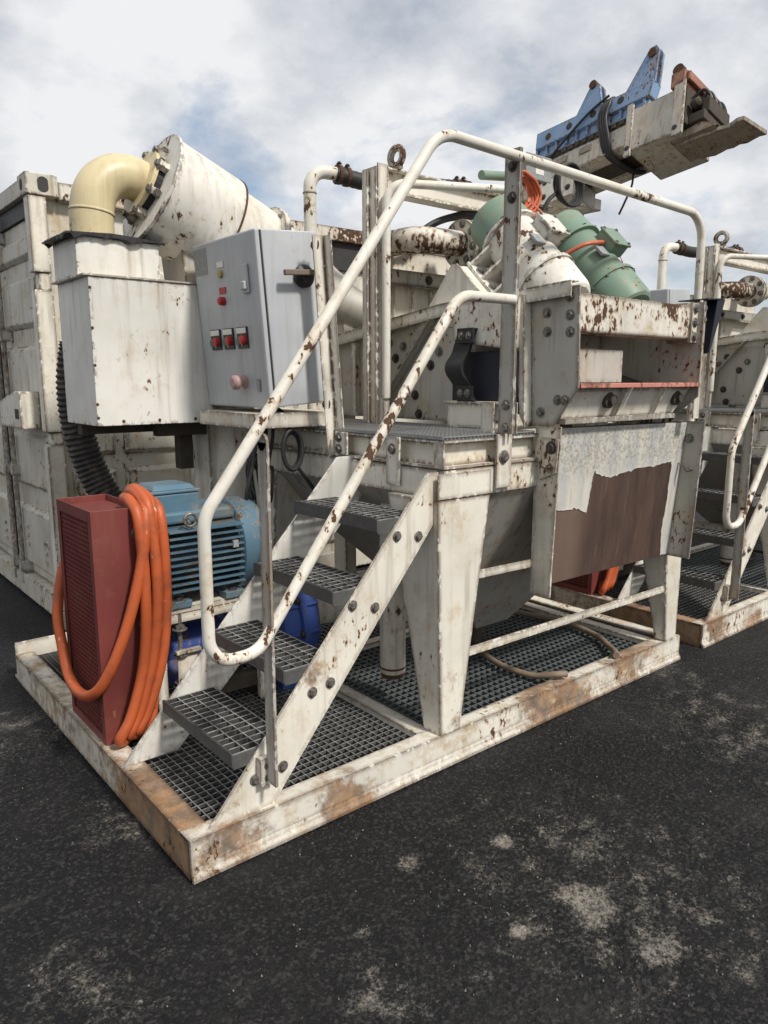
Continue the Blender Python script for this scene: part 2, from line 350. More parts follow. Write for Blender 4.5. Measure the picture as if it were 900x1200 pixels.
def _hexmesh(name, mat, washer=True):
    b = MB()
    if washer: b.lathe((0, 0, 0), (0, 0, 1), [(0, 1.55), (.18, 1.55), (.24, 1.45)], 14)
    hx = [(math.cos(R(60 * k)), math.sin(R(60 * k))) for k in range(6)]
    b.prism([(x, y) for x, y in hx], 'z', .2, .95); b.add([(x * .82, y * .82, 1.05) for x, y in hx] , [range(6)])
    me = bpy.data.meshes.new(name); me.from_pydata(b.v, [], b.f); me.materials.append(M[mat]); return me
BOLT = {'steel': _hexmesh('bolt', 'bolt_steel'), 'dark': _hexmesh('bolt_dark', 'bolt_dark'), 'white': _hexmesh('bolt_white', 'white_rusty')}
def bolt(parent, p, nrm, r=.013, kind='steel', name='bolt'):
    o = bpy.data.objects.new(name, BOLT[kind]); COL.objects.link(o); o.parent = parent
    o.location = V(p) - ORI.get(parent, V((0, 0, 0))); q = V(nrm).to_track_quat('Z', 'Y')
    o.rotation_euler = (q.to_matrix() @ Matrix.Rotation(random.uniform(0, 1), 3, 'Z')).to_euler(); o.scale = (r, r, r)
    return o
def grating(x0, x1, y0, y1, zt, pitch=.033, depth=.026, th=.004, along='y', cross=None):
    b = MB(); cross = cross or pitch; lo = .45 if depth > .01 else .8; hi = .001 if depth > .01 else .0003
    n = int((x1 - x0) / (pitch if along == 'y' else cross)); m = int((y1 - y0) / (cross if along == 'y' else pitch))
    for i in range(n + 1):
        x = x0 + (x1 - x0) * i / max(n, 1); d = depth if along == 'y' else depth * lo
        b.box(x - th / 2, x + th / 2, y0, y1, zt - d, zt - (0 if along == 'y' else hi))
    for j in range(m + 1):
        y = y0 + (y1 - y0) * j / max(m, 1); d = depth * lo if along == 'y' else depth
        b.box(x0, x1, y - th / 2, y + th / 2, zt - d, zt - (hi if along == 'y' else 0))
    return b

# ------------------------------------------------------------------ ground
import numpy as np
def ground_mesh():
    gx0, gx1, gy0, gy1, st_ = .15, 3.45, .4, 3.4, .005
    nx, ny = int((gx1 - gx0) / st_), int((gy1 - gy0) / st_)
    rs = np.random.RandomState(3)
    def vn(cell):      # value noise on the grid
        cx, cy = int((gx1 - gx0) / cell) + 3, int((gy1 - gy0) / cell) + 3; g_ = rs.rand(cy, cx)
        u = np.linspace(0, (gx1 - gx0) / cell, nx); v = np.linspace(0, (gy1 - gy0) / cell, ny)
        iu, iv = u.astype(int), v.astype(int); fu, fv = u - iu, v - iv; fu = fu * fu * (3 - 2 * fu); fv = (fv * fv * (3 - 2 * fv))[:, None]
        A, B_, C_, D_ = g_[np.ix_(iv, iu)], g_[np.ix_(iv, iu + 1)], g_[np.ix_(iv + 1, iu)], g_[np.ix_(iv + 1, iu + 1)]
        return (A * (1 - fu) + B_ * fu) * (1 - fv) + (C_ * (1 - fu) + D_ * fu) * fv
    def stones(cell):  # rounded stones bedded in the surface
        cx, cy = int((gx1 - gx0) / cell) + 4, int((gy1 - gy0) / cell) + 4
        jx, jy, jr = rs.rand(cy, cx), rs.rand(cy, cx), .45 + .55 * rs.rand(cy, cx)
        u = (np.linspace(0, (gx1 - gx0) / cell, nx) + 1)[None, :].repeat(ny, 0); v = (np.linspace(0, (gy1 - gy0) / cell, ny) + 1)[:, None].repeat(nx, 1)
        iu, iv = u.astype(int), v.astype(int); best = np.zeros((ny, nx))
        for dx in (-1, 0, 1):
            for dy in (-1, 0, 1):
                a_, b_ = iv + dy, iu + dx; d2 = (u - b_ - jx[a_, b_]) ** 2 + (v - a_ - jy[a_, b_]) ** 2
                best = np.maximum(best, np.sqrt(np.maximum(0, 1 - d2 / (.62 * jr[a_, b_]) ** 2)) * jr[a_, b_])
        return best
    h = stones(.0125) * .0042 + (vn(.045) - .5) * .003 + (rs.rand(ny, nx) - .5) * .0022
    h = h * (.55 + .8 * vn(.30)); h = h - h.max() * .9
    X_, Y_ = np.meshgrid(np.linspace(gx0, gx1, nx), np.linspace(gy0, gy1, ny))
    ed = np.minimum(np.minimum(X_ - gx0, gx1 - X_), np.minimum(Y_ - gy0, gy1 - Y_)); h = h * np.clip(ed / .15, 0, 1)
    co = np.stack([X_, Y_, h], -1).reshape(-1, 3)
    i = np.arange(nx * ny).reshape(ny, nx); q = np.stack([i[:-1, :-1], i[:-1, 1:], i[1:, 1:], i[1:, :-1]], -1).reshape(-1, 4)
    B = 400; n0 = len(co)
    out = np.array([(-B, -B, 0), (B, -B, 0), (B, B, 0), (-B, B, 0)]); co = np.vstack([co, out])
    c = [i[0, 0], i[0, -1], i[-1, -1], i[-1, 0]]
    q = np.vstack([q, [(n0, n0 + 1, c[1], c[0]), (n0 + 1, n0 + 2, c[2], c[1]), (n0 + 2, n0 + 3, c[3], c[2]), (n0 + 3, n0, c[0], c[3])]])
    me = bpy.data.meshes.new('ground'); me.vertices.add(len(co)); me.vertices.foreach_set('co', co.astype(np.float32).ravel())
    me.loops.add(len(q) * 4); me.loops.foreach_set('vertex_index', q.astype(np.int32).ravel()); me.polygons.add(len(q))
    me.polygons.foreach_set('loop_start', np.arange(0, len(q) * 4, 4, dtype=np.int32)); me.update(calc_edges=True); me.validate(); me.shade_smooth()
    me.materials.append(M['asphalt']); return me
g = bpy.data.objects.new('ground', ground_mesh()); COL.objects.link(g); g['kind'] = 'structure'
b = MB()
for i in range(5000):
    x = random.uniform(-2.2, 5); y = random.uniform(.3, 6.5)
    if .8 < x < 7.6 and 1.9 < y < 4.1: continue
    if (x - 1.75) ** 2 + (y - 1.1) ** 2 > .3 and random.random() < .72: continue
    r = random.uniform(.0012, .0036); a = random.uniform(0, 6.3)
    pts = [(x + r * random.uniform(.7, 1.2) * math.cos(a + k * 1.57), y + r * random.uniform(.7, 1.2) * math.sin(a + k * 1.57), -.001) for k in range(4)]
    b.hexa(pts + [(x + (p[0] - x) * .55, y + (p[1] - y) * .55, r * random.uniform(.6, 1.1)) for p in pts])
o = b.build('loose_grit', 'grit'); o['kind'] = 'stuff'; o['label'] = 'pale loose grit scattered over the dark asphalt'; o['category'] = 'grit'

# ================================================================== MACHINE (built once, then copied)
A1 = ' on the machine by the container'
A2 = ' on the machine beyond the brown chute'
def two(txt): return txt + A1, txt + A2
GM = '*'

# ---- skid
l1, l2 = two('rust-stained white steel base frame with black gratings')
sk = thing('skid_frame', l1, 'base frame', (.861, 1.97, 0), l2, GM)
prof = [(1.97, .14), (2.045, .14), (2.045, .128), (1.982, .128), (1.982, .03), (1.970, .012), (1.970, 0), (1.957, 0), (1.957, .012), (1.967, .030), (1.970, .045)]
MB().prism(prof, 'x', .861, 3.80).build('front_beam', 'white_beam', sk, .002)
profl = [(.861, .138), (.95, .138), (.95, .126), (.873, .126), (.873, .012), (.93, .012), (.93, 0), (.861, 0)]
MB().prism(profl, 'y', 1.983, 4.03).build('side_beam', 'rusty_beam', sk, .002)
MB().box(.864, 3.79, 4.03, 4.042, 0, .20).box(.864, 3.79, 4.042, 4.09, 0, .012).build('rear_beam', 'white_rusty', sk, .002)
MB().prism([(3.792, .138), (3.70, .138), (3.70, .126), (3.78, .126), (3.78, 0), (3.792, 0)], 'y', 1.983, 4.03).build('side_beam', 'white_beam', sk, .002)
for x0, x1 in ((1.885, 1.955), (3.575, 3.65)):
    MB().box(x0, x1, 2.046, 4.028, .003, .137).build('cross_beam', 'white_rusty', sk, .003)
MB().box(1.956, 3.574, 2.98, 3.05, .003, .137).build('cross_beam', 'white_rusty', sk, .003)
MB().box(.951, 1.884, 3.2, 3.26, .003, .120).build('cross_beam', 'white_rusty', sk, .003)
grating(.952, 1.882, 2.047, 3.198, .112, .033, .026).build('grating', 'grate_dark', sk, kind='stuff')
grating(.952, 1.882, 3.262, 4.026, .112, .033, .026).build('grating', 'grate_dark', sk, kind='stuff')
grating(.952, 1.882, 2.047, 3.198, .1136, .033, .0015, .0026).build('lit_bar_tops', 'worn_edge', sk, kind='stuff')  # thin pale caps paint the light along the floor bar tops
grating(1.957, 3.573, 2.047, 2.978, .112, .040, .026, .007).build('grating', 'grate_green', sk, kind='stuff')
grating(1.957, 3.573, 3.052, 4.026, .112, .040, .026, .007).build('grating', 'grate_green', sk, kind='stuff')
grating(3.652, 3.70, 2.047, 4.026, .112, .024, .026).build('grating', 'grate_dark', sk, kind='stuff')
for x, z, r_ in ((2.074, .080, .016), (2.348, .078, .021), (2.656, .079, .023), (3.077, .075, .028), (3.423, .072, .015), (3.567, .069, .020)):   # rusty slots along the front web
    MB().prism([(x + r_ * math.cos(a) * random.uniform(.9, 1.12), z + r_ * .55 * math.sin(a) * random.uniform(.9, 1.12)) for a in [2 * math.pi * k / 14 for k in range(14)]], 'y', 1.9685, 1.9715).build('slot_plug', 'rusty_beam', sk)

# ---- tank
l1, l2 = two('grey-white settling tank with sloping hopper on tapered legs')
tk = thing('settling_tank', l1, 'tank', (2.8, 2.6, 0), l2, GM)
b = MB(); b.box(1.935, 3.74, 1.972, 2.00, 1.10, 1.208).box(1.935, 3.74, 3.36, 3.388, 1.10, 1.208).box(1.935, 1.963, 2.001, 3.359, 1.10, 1.208).box(3.712, 3.74, 2.001, 3.359, 1.10, 1.208)
b.build('rim', 'white_paint', tk, .003)
b = MB(); top = (1.945, 3.73, 1.985, 3.375); bot = (2.66, 2.90, 2.46, 2.72)
rc = lambda q, z: [(q[0], q[2], z), (q[1], q[2], z), (q[1], q[3], z), (q[0], q[3], z)]
b.add(rc(top, 1.099) + rc(bot, .30), [(0, 1, 5, 4), (1, 2, 6, 5), (2, 3, 7, 6), (3, 0, 4, 7), (4, 5, 6, 7)])
b.build('hopper', 'hopper_grey', tk)
MB().loft((1.935, 2.045, 1.968, 2.068), .139, (1.90, 2.19, 1.965, 2.26), 1.099).box(1.90, 2.19, 1.962, 1.971, 1.10, 1.2).build('leg', 'white_rusty', tk, .008)
MB().loft((3.63, 3.745, 1.966, 2.03), .139, (3.55, 3.752, 1.966, 2.2), 1.099).build('leg', 'white_rusty', tk, .006)
MB().loft((1.95, 2.04, 3.28, 3.37), .139, (1.92, 2.15, 3.15, 3.38), 1.099).build('leg', 'white_rusty', tk, .006)
MB().loft((3.63, 3.74, 3.28, 3.37), .139, (3.55, 3.75, 3.15, 3.38), 1.099).build('leg', 'white_rusty', tk, .006)
MB().bar((2.035, 1.982, .455), (3.65, 1.982, .44), .012, .036).build('tie_bar', 'white_rusty', tk, .002)
MB().bar((2.10, 1.988, .771), (2.52, 1.988, .762), .012, .034).build('tie_bar', 'white_rusty', tk, .002)
b = MB(); b.lathe((2.05, 2.4, .245), (0, 0, 1), [(0, .050), (.012, .058), (.75, .058), (.78, .05)], 20); b.build('drain_pipe', 'white_paint', tk, smooth=True)
MB().lathe((2.05, 2.4, .232), (0, 0, 1), [(0, .052), (.05, .0595)], 20).build('drain_pipe_end', 'rust', tk, smooth=True)
b = MB(); b.lathe((2.78, 2.59, .155), (0, 0, 1), [(0, .07), (.02, .07), (.021, .05), (.12, .05), (.121, .085), (.146, .085)], 20); b.build('drain_valve', 'dark_grime', tk, smooth=True)
o = MB().tube([(2.66, 2.48, .22), (2.62, 2.40, .23), (2.58, 2.33, .25)], .010, 8).build('valve_lever', 'rust', tk, smooth=True)
for y0 in (2.21,):
    t = MB().box(1.918, 1.928, y0, y0 + .08, 1.13, 1.324).build('tab', 'white_paint', tk, .002); bolt(t, (1.918, y0 + .04, 1.275), (-1, 0, 0), .015)
t = MB().box(1.918, 1.928, 2.555, 2.64, 1.226, 1.324).build('tab', 'white_paint', tk, .002)
for z in (1.25, 1.30): bolt(t, (1.918, 2.61, z), (-1, 0, 0), .014)
t = MB().box(2.212, 2.30, 1.955, 1.965, 1.12, 1.336).build('tab', 'white_paint', tk, .002); bolt(t, (2.25, 1.955, 1.245), (0, -1, 0), .018)

# ---- platform
l1, l2 = two('small walkway platform with channel edge and mesh floor')
pf = thing('walkway_platform', l1, 'platform', (2.2, 2.6, 1.21), l2, GM)
def chan(b, p0, p1, ox, oy, z0=1.214, z1=1.322, d=.045):
    (xa, ya), (xb, yb) = p0, p1
    if ya == yb:
        b.box(xa, xb, ya + d - .008, ya + d, z0, z1).box(xa, xb, ya, ya + d - .009, z0, z0 + .01).box(xa, xb, ya, ya + d - .009, z1 - .01, z1)
    else:
        b.box(xa + d - .008, xa + d, ya, yb, z0, z1).box(xa, xa + d - .009, ya, yb, z0, z0 + .01).box(xa, xa + d - .009, ya, yb, z1 - .01, z1)
b = MB(); chan(b, (1.936, 2.03), (1.936, 3.36), 1, 0); b.build('channel', 'white_rusty', pf, .002)
b = MB(); chan(b, (1.936, 1.972), (2.5, 1.972), 0, 1); b.box(1.935, 1.945, 1.975, 2.028, 1.2145, 1.3215); b.build('channel', 'white_rusty', pf, .002)
b = MB(); b.box(1.934, 2.50, 1.974, 3.36, 1.3225, 1.326).build('floor_plate', 'grate_green', pf)
grating(1.940, 2.47, 1.982, 3.30, 1.338, .021, .012, .006).build('mesh_floor', 'steel_galv', pf, kind='stuff')
b = MB(); b.bar((1.935, 2.675, 1.215), (1.868, 2.675, 2.145), .006, .062).bar((1.962, 2.649, 1.215), (1.895, 2.649, 2.145), .058, .006)
b.build('guard_post', 'white_rusty', pf, .002)
for z, x in ((2.105, 1.868), (1.44, 1.916)): bolt(pf, (x - .002, 2.69, z), (-1, 0, .07), .017, 'dark')

# ---- staircase
l1, l2 = two('white steel staircase with four grey grating treads')
st = thing('staircase', l1, 'stairs', (1.0, 2.25, .14), l2, GM)
MB().prism([(.935, .139), (1.175, .139), (1.925, 1.035), (1.925, 1.205), (1.872, 1.205)], 'y', 1.990, 2.000).build('stringer', 'white_rusty', st, .001)
MB().prism([(.864, .139), (1.085, .139), (2.04, 1.09), (2.04, 1.222), (1.862, 1.222)], 'y', 2.545, 2.555).build('stringer', 'white_clean', st, .001)
for i, (x, z) in enumerate(((1.03, .355), (1.232, .588), (1.437, .822), (1.635, 1.052))):
    b = MB(); y0, y1, x1 = 2.002, 2.543, x + .215
    b.box(x, x + .005, y0, y1, z - .042, z + .004).box(x1 - .005, x1, y0, y1, z - .04, z)
    b.box(x + .0051, x1 - .0051, y0, y0 + .005, z - .05, z).box(x + .0051, x1 - .0051, y1 - .005, y1, z - .05, z)
    t = b.build('tread', 'grate_dark', st, .001)
    g = grating(x + .006, x1 - .006, y0 + .006, y1 - .006, z, .036, .030, .0036, along='x', cross=.044)
    # serrated nosing
    for k in range(34): g.box(x - .002, x + .006, y0 + .01 + k * .0155, y0 + .018 + k * .0155, z + .003, z + .009)
    g.build('grating', 'shaded_tread_steel', t, kind='stuff')
    g = grating(x + .006, x1 - .006, y0 + .006, y1 - .006, z + .0016, .036, .0015, .0032, along='x', cross=.044); g.build('lit_bar_tops', 'worn_edge', t, kind='stuff')  # pale caps stand in for light caught on the tread bars
for x, z in ((1.824, .973), (1.719, .987), (1.614, .739), (1.513, .766), (1.413, .506), (1.337, .492), (1.212, .262), (1.105, .253)):
    bolt(st, (x, 1.990, z), (0, -1, 0), .013)

# ---- hand rail
l1, l2 = two('chipped white tubular handrail looping up the stairs')
hr = thing('handrail', l1, 'handrail', (1.14, 1.92, .25), l2, GM)
Y = 1.922
path = fillet([(2.245, Y, 1.848), (1.952, Y, 1.846), (1.094, Y, .715), (.93, Y, .715), (.93, Y, 1.16), (1.842, Y, 2.366), (3.625, Y, 2.335), (3.648, Y, 1.33)], [.12, .10, .11, .12, .16, .13], 8)
MB().tube(path, .0192, 16).build('rail', 'white_rail', hr, smooth=True)
o = MB().box(1.132, 1.143, 1.905, 1.958, .25, 1.365).lathe((1.132, 1.9315, 1.364), (1, 0, 0), [(0, .0264), (.0109, .0264)], 16).box(1.1435, 1.149, 1.951, 1.957, .25, 1.365).build('post', 'grey_dirty', hr, .0015)
b = MB().box(1.11, 1.165, 1.959, 1.989, .235, .33).build('post_foot', 'white_rusty', hr, .002)
for z in (.262, .305): bolt(b, (1.137, 1.959, z), (0, -1, 0), .009)
o = MB().box(2.245, 2.256, 1.912, 1.985, 1.337, 2.392).box(2.256, 2.262, 1.912, 1.918, 1.337, 2.392).build('post', 'grey_dirty', hr, .0015)
for z in (1.36, 1.45, 2.22, 2.33): bolt(o, (2.245, 1.945, z), (-1, 0, 0), .014, 'dark' if z > 2 else 'steel')
b = MB().box(2.225, 2.232, 1.99, 2.06, 1.337, 1.46).box(2.275, 2.282, 1.915, 1.99, 1.337, 1.46).build('post_socket', 'white_rusty', hr, .0015)

# ---- discharge chute
l1, l2 = two('discharge chute with worn rust-brown panel and hitch pins')
ch = thing('discharge_chute', l1, 'chute', (2.5, 1.92, .64), l2, GM)
MB().hexa([(2.502, 1.955, .66), (3.58, 1.965, .64), (3.58, 1.985, .64), (2.502, 1.985, .66), (2.502, 1.905, 1.352), (3.58, 1.905, 1.340), (3.58, 1.925, 1.340), (2.502, 1.925, 1.352)]).build('panel', 'bare_brown', ch, .001)
MB().hexa([(2.49, 1.885, .628), (2.499, 1.885, .628), (2.499, 1.99, .628), (2.49, 1.99, .628), (2.49, 1.862, 1.358), (2.499, 1.862, 1.358), (2.499, 1.99, 1.358), (2.49, 1.99, 1.358)]).build('side_plate', 'white_rusty', ch, .001)
MB().hexa([(3.582, 1.842, .635), (3.592, 1.842, .635), (3.592, 1.99, .635), (3.582, 1.99, .635), (3.582, 1.812, 1.342), (3.592, 1.812, 1.342), (3.592, 1.99, 1.342), (3.582, 1.99, 1.342)]).build('side_plate', 'grey_dirty', ch, .001)
t = MB().prism([(1.945, 1.315), (1.86, 1.308), (1.868, 1.168), (1.955, 1.130)], 'x', 2.474, 2.484).build('bracket', 'white_paint', ch, .001)
bolt(t, (2.474, 1.892, 1.272), (-1, 0, 0), .018, 'dark'); bolt(t, (2.474, 1.90, 1.185), (-1, 0, 0), .012)
bolt(ch, (3.582, 1.885, 1.255), (-1, 0, 0), .016)
o = MB().tube(smoothpath([(2.47, 1.95, 1.21), (2.455, 1.93, 1.20), (2.45, 1.905, 1.188), (2.455, 1.87, 1.195), (2.46, 1.89, 1.21)], 6), .003, 6).build('hitch_pin', 'rust', ch, smooth=True)
o = MB().tube(smoothpath([(3.57, 1.93, 1.21), (3.555, 1.945, 1.17), (3.55, 1.92, 1.13), (3.55, 1.87, 1.115), (3.565, 1.85, 1.10), (3.555, 1.88, 1.095), (3.56, 1.90, 1.14)], 6), .004, 6).build('hitch_pin', 'bolt_steel', ch, smooth=True)
o = MB().lathe((2.503, 1.918, 1.075), (0, -1, 0), [(0, .022), (.004, .022), (.006, .016)], 16).build('plug', 'white_rusty', ch)
o.location.x += .025

edge_ = [(2.503, 1.003), (2.56, .996), (2.62, .985), (2.70, .990), (2.76, .972), (2.795, .958), (2.800, 1.00), (2.808, 1.06), (2.815, 1.12), (2.828, 1.150), (2.842, 1.128), (2.90, 1.116), (2.97, 1.106), (3.04, 1.118), (3.12, 1.122), (3.20, 1.135), (3.32, 1.128), (3.42, 1.138), (3.485, 1.142), (3.492, 1.10), (3.488, 1.02), (3.498, .95), (3.490, .86), (3.486, .78), (3.500, .71), (3.512, .646), (3.578, .643)]
lr = random.Random(12); poly_ = []
for (xa, za), (xb, zb) in zip(edge_, edge_[1:]):
    for k in range(4):
        t = k / 4; poly_.append((xa + (xb - xa) * t + lr.uniform(-.003, .003), za + (zb - za) * t + lr.uniform(-.004, .004)))
poly_ += [(3.578, .643), (3.578, 1.336), (2.503, 1.348)]
yp = lambda x, z: 1.9545 + (x - 2.502) * .0093 * (1.352 - z) / .7 - (z - .66) / .692 * .0495
n_ = len(poly_); b = MB()
b.add([(x, yp(x, z) - .004, z) for x, z in poly_] + [(x, yp(x, z) + .001, z) for x, z in poly_], [list(range(n_))[::-1], list(range(n_, 2 * n_))] + [(k, (k + 1) % n_, (k + 1) % n_ + n_, k + n_) for k in range(n_)])
b.build('worn_lining', 'worn_lining', ch)
# ---- support frame
l1, l2 = two('white steel column and beam frame with lifting eye')
fr = thing('support_frame', l1, 'steel frame', (2.3, 2.85, 1.33), l2, GM)
MB().box(2.285, 2.293, 2.80, 2.905, 1.338, 2.515).box(2.2935, 2.352, 2.797, 2.805, 1.338, 2.53).box(2.352, 2.359, 2.797, 2.83, 1.338, 2.528).box(2.267, 2.2845, 2.846, 2.854, 1.338, 2.50).build('column', 'white_paint', fr, .0015)
b = MB(); b.box(2.30, 3.60, 2.845, 2.853, 2.425, 2.515).box(2.36, 3.60, 2.81, 2.892, 2.5155, 2.525).box(2.36, 3.60, 2.81, 2.892, 2.413, 2.4245)
b.build('beam', 'white_rusty', fr, .002)
MB().box(3.53, 3.60, 2.815, 2.885, 1.338, 2.412).build('column', 'white_paint', fr, .002)
b = MB(); b.tube([(2.435 + 0, 2.83 + .044 * math.sin(a), 2.585 + .040 * math.cos(a)) for a in [2 * math.pi * k / 20 for k in range(20)]], .017, 8, True)
b.box(2.425, 2.445, 2.795, 2.865, 2.5255, 2.56); b.build('lifting_eye', 'white_flaking', fr, smooth=True)
MB().tube(fillet([(2.318, 2.765, 1.46), (2.318, 2.765, 2.44), (2.84, 2.50, 2.44)], [.09], 8), .020, 14).build('guard_rail', 'white_rail', fr, smooth=True)
MB().box(2.30, 2.336, 2.76, 2.796, 1.338, 1.47).build('rail_foot', 'white_rusty', fr, .002)

# ---- vibrating screen
l1, l2 = two('vibrating screen with bolted side plates and twin motors')
vb = thing('vibrating_screen', l1, 'screen', (3.0, 2.5, 1.34), l2, GM)
poly = [(3.48, 1.757), (2.54, 1.875), (2.02, 1.90), (2.02, 1.67), (2.42, 1.67), (2.42, 1.352), (3.46, 1.352)]
MB().prism(poly, 'x', 2.500, 2.510).build('side_plate', 'grey_dirty', vb, .001)
polyr = [(3.48, 1.757), (2.54, 1.875), (1.80, 1.910), (1.80, 1.47), (1.93, 1.358), (3.46, 1.352)]
MB().prism(polyr, 'x', 3.470, 3.480).build('side_plate', 'grey_dirty', vb, .001)
fp = MB().prism([(2.035, 1.905), (1.80, 1.912), (1.785, 1.515), (1.90, 1.362), (2.01, 1.355)], 'x', 2.488, 2.4985).build('end_plate', 'grey_dirty', vb, .0015)
MB().prism([(2.082, 1.895), (2.037, 1.89), (2.012, 1.352), (2.04, 1.40)], 'x', 2.44, 2.498).build('end_flange', 'white_paint', vb, .0015)
for y, z in ((1.951, 1.815), (1.947, 1.740), (1.842, 1.870), (1.838, 1.800), (1.834, 1.735), (1.966, 1.414), (1.882, 1.466), (1.845, 1.466)):
    bolt(fp, (2.488, y, z), (-1, 0, 0), .014)
def topz(y): return 1.757 + (3.48 - y) / (3.48 - 2.54) * .118 if y > 2.54 else 1.875 + (2.54 - y) / .74 * .037
ys = [3.48, 3.0, 2.54, 2.1, 1.815]
b = MB(); pts = [(y, topz(y) + .012) for y in ys] + [(y, topz(y) - .042) for y in ys[::-1]]
b.prism(pts, 'x', 2.452, 2.461); b.prism([(y, topz(y) + .018) for y in ys] + [(y, topz(y) + .0125) for y in ys[::-1]], 'x', 2.452, 2.505); b.build('top_flange', 'white_rusty', vb, .001)
for y, z in ((2.848, 1.711), (2.746, 1.716), (2.907, 1.654), (2.802, 1.662), (2.86, 1.602), (2.589, 1.679), (2.647, 1.616), (2.756, 1.472), (2.729, 1.38), (2.955, 1.73), (2.46, 1.795)):
    bolt(vb, (2.50, y, z), (-1, 0, 0), .016, 'dark' if random.random() < .55 else 'steel')
MB().bar((2.47, 2.60, 1.83), (2.47, 3.03, 1.36), .055, .008, (0, .74, .67)).build('diagonal_brace', 'grey_dirty', vb, .001)
MB().box(2.462, 2.4995, 2.425, 2.455, 1.352, 1.80).build('rib', 'white_paint', vb, .001)
MB().box(2.47, 2.4995, 3.20, 3.24, 1.352, 1.74).build('rib', 'white_paint', vb, .001)
cbm = MB().box(2.512, 3.41, 1.832, 1.95, 1.735, 1.890).build('cross_beam', 'white_flaking', vb, .008)
b = MB().box(3.411, 3.469, 1.826, 1.95, 1.72, 1.905).build('beam_end_plate', 'white_rusty', vb, .002)
for z in (1.878, 1.815, 1.748): bolt(b, (3.44, 1.826, z), (0, -1, 0), .015)
b = MB().box(3.4815, 3.535, 1.822, 1.83, 1.36, 1.92).build('end_angle', 'white_paint', vb, .001)
for z in (1.885, 1.83): bolt(b, (3.51, 1.822, z), (0, -1, 0), .013)
MB().hexa([(2.511, 1.84, 1.50), (3.469, 1.84, 1.50), (3.469, 3.4, 1.42), (2.511, 3.4, 1.42), (2.511, 1.84, 1.51), (3.469, 1.84, 1.51), (3.469, 3.4, 1.43), (2.511, 3.4, 1.43)]).build('deck', 'dark_grime', vb)
MB().box(2.512, 3.468, 2.36, 2.37, 1.50, 1.93).build('baffle', 'grey_dirty', vb)
MB().prism([(2.0, 1.511), (2.359, 1.511), (2.359, 1.62)], 'x', 3.08, 3.44).build('wear_liner', 'dark_grime', vb)
MB().box(2.60, 2.96, 1.895, 1.902, 1.536, 1.675).box(2.953, 2.96, 1.903, 2.1, 1.536, 1.675).build('weir_plate', 'grey_dirty', vb, .001)
MB().box(2.515, 2.955, 1.79, 1.86, 1.514, 1.534).build('lip_strip', 'lip_red', vb, .003)
MB().box(2.962, 3.468, 1.79, 1.86, 1.514, 1.534).build('lip_strip', 'lip_red', vb, .003)
MB().hexa([(2.515, 1.885, 1.39), (3.40, 1.885, 1.39), (3.40, 1.90, 1.39), (2.515, 1.90, 1.39), (2.515, 1.835, 1.513), (3.468, 1.835, 1.513), (3.468, 1.85, 1.513), (2.515, 1.85, 1.513)]).build('front_tray', 'white_paint', vb, .001)
MB().box(2.515, 3.38, 1.86, 1.91, 1.366, 1.389).build('bottom_rail', 'grey_dirty', vb, .002)
for x in (2.87, 3.18):
    MB().prism([(1.80, 1.512), (1.86, 1.512), (1.885, 1.392), (1.86, 1.392)], 'x', x, x + .008).build('gusset', 'white_rusty', vb, .001)
for x in (2.80, 3.36):
    o = MB().lathe((x, 1.862, 1.462), (0, -1, 0), [(0, .035), (.02, .035), (.024, .02), (.04, .02)], 14).build('clamp', 'dark_grime', vb)
    bolt(o, (x + .04, 1.86, 1.465), (0, -1, 0), .018, 'dark')
# suspension: bracket, rubber straps, pedestal
MB().prism([(2.385, 1.878), (2.05, 1.885), (2.05, 1.675), (2.10, 1.675), (2.385, 1.715)], 'x', 2.385, 2.451).build('mount_bracket', 'white_paint', vb, .003)
MB().box(2.43, 2.53, 2.05, 2.43, 1.45, 1.668).build('rubber_buffer', 'rubber_navy', vb, .004)
def strap(y0):
    pr = [(2.372, 1.765), (2.37, 1.69), (2.365, 1.66), (2.335, 1.615), (2.335, 1.575), (2.365, 1.53), (2.37, 1.49), (2.37, 1.455)]
    b = MB(); c = smoothpath([(x, 0, z) for x, z in pr], 4); n = len(c); V_ = []
    for i, p in enumerate(c):
        sh = .045 * math.sin(math.pi * (p.z - 1.455) / .31)    # the strap bows towards the stairs
        V_ += [(p.x, y0 + sh, p.z), (p.x, y0 + .10 + sh, p.z), (p.x + .014, y0 + .10 + sh, p.z), (p.x + .014, y0 + sh, p.z)]
    F_ = [(3, 2, 1, 0), (4 * n - 4, 4 * n - 3, 4 * n - 2, 4 * n - 1)]
    for i in range(n - 1):
        for k in range(4): F_.append((4 * i + k, 4 * i + (k + 1) % 4, 4 * i + 4 + (k + 1) % 4, 4 * i + 4 + k))
    b.add(V_, F_); o = b.build('rubber_strap', 'rubber', vb, smooth=True)
    for z in (1.735, 1.49):
        k = MB().box(2.357, 2.369, y0 + .002, y0 + .098, z - .032, z + .032).build('clamp_plate', 'rubber', o, .002)
        bolt(k if False else o, (2.357, y0 + .03, z), (-1, 0, 0), .011); bolt(o, (2.357, y0 + .072, z), (-1, 0, 0), .011)
strap(2.235)
MB().box(2.385, 2.50, 2.125, 2.415, 1.338, 1.445).build('pedestal', 'white_paint', vb, .002)
MB().box(2.372, 2.51, 2.05, 2.425, 1.4455, 1.455).build('pedestal_plate', 'white_rusty', vb, .001)
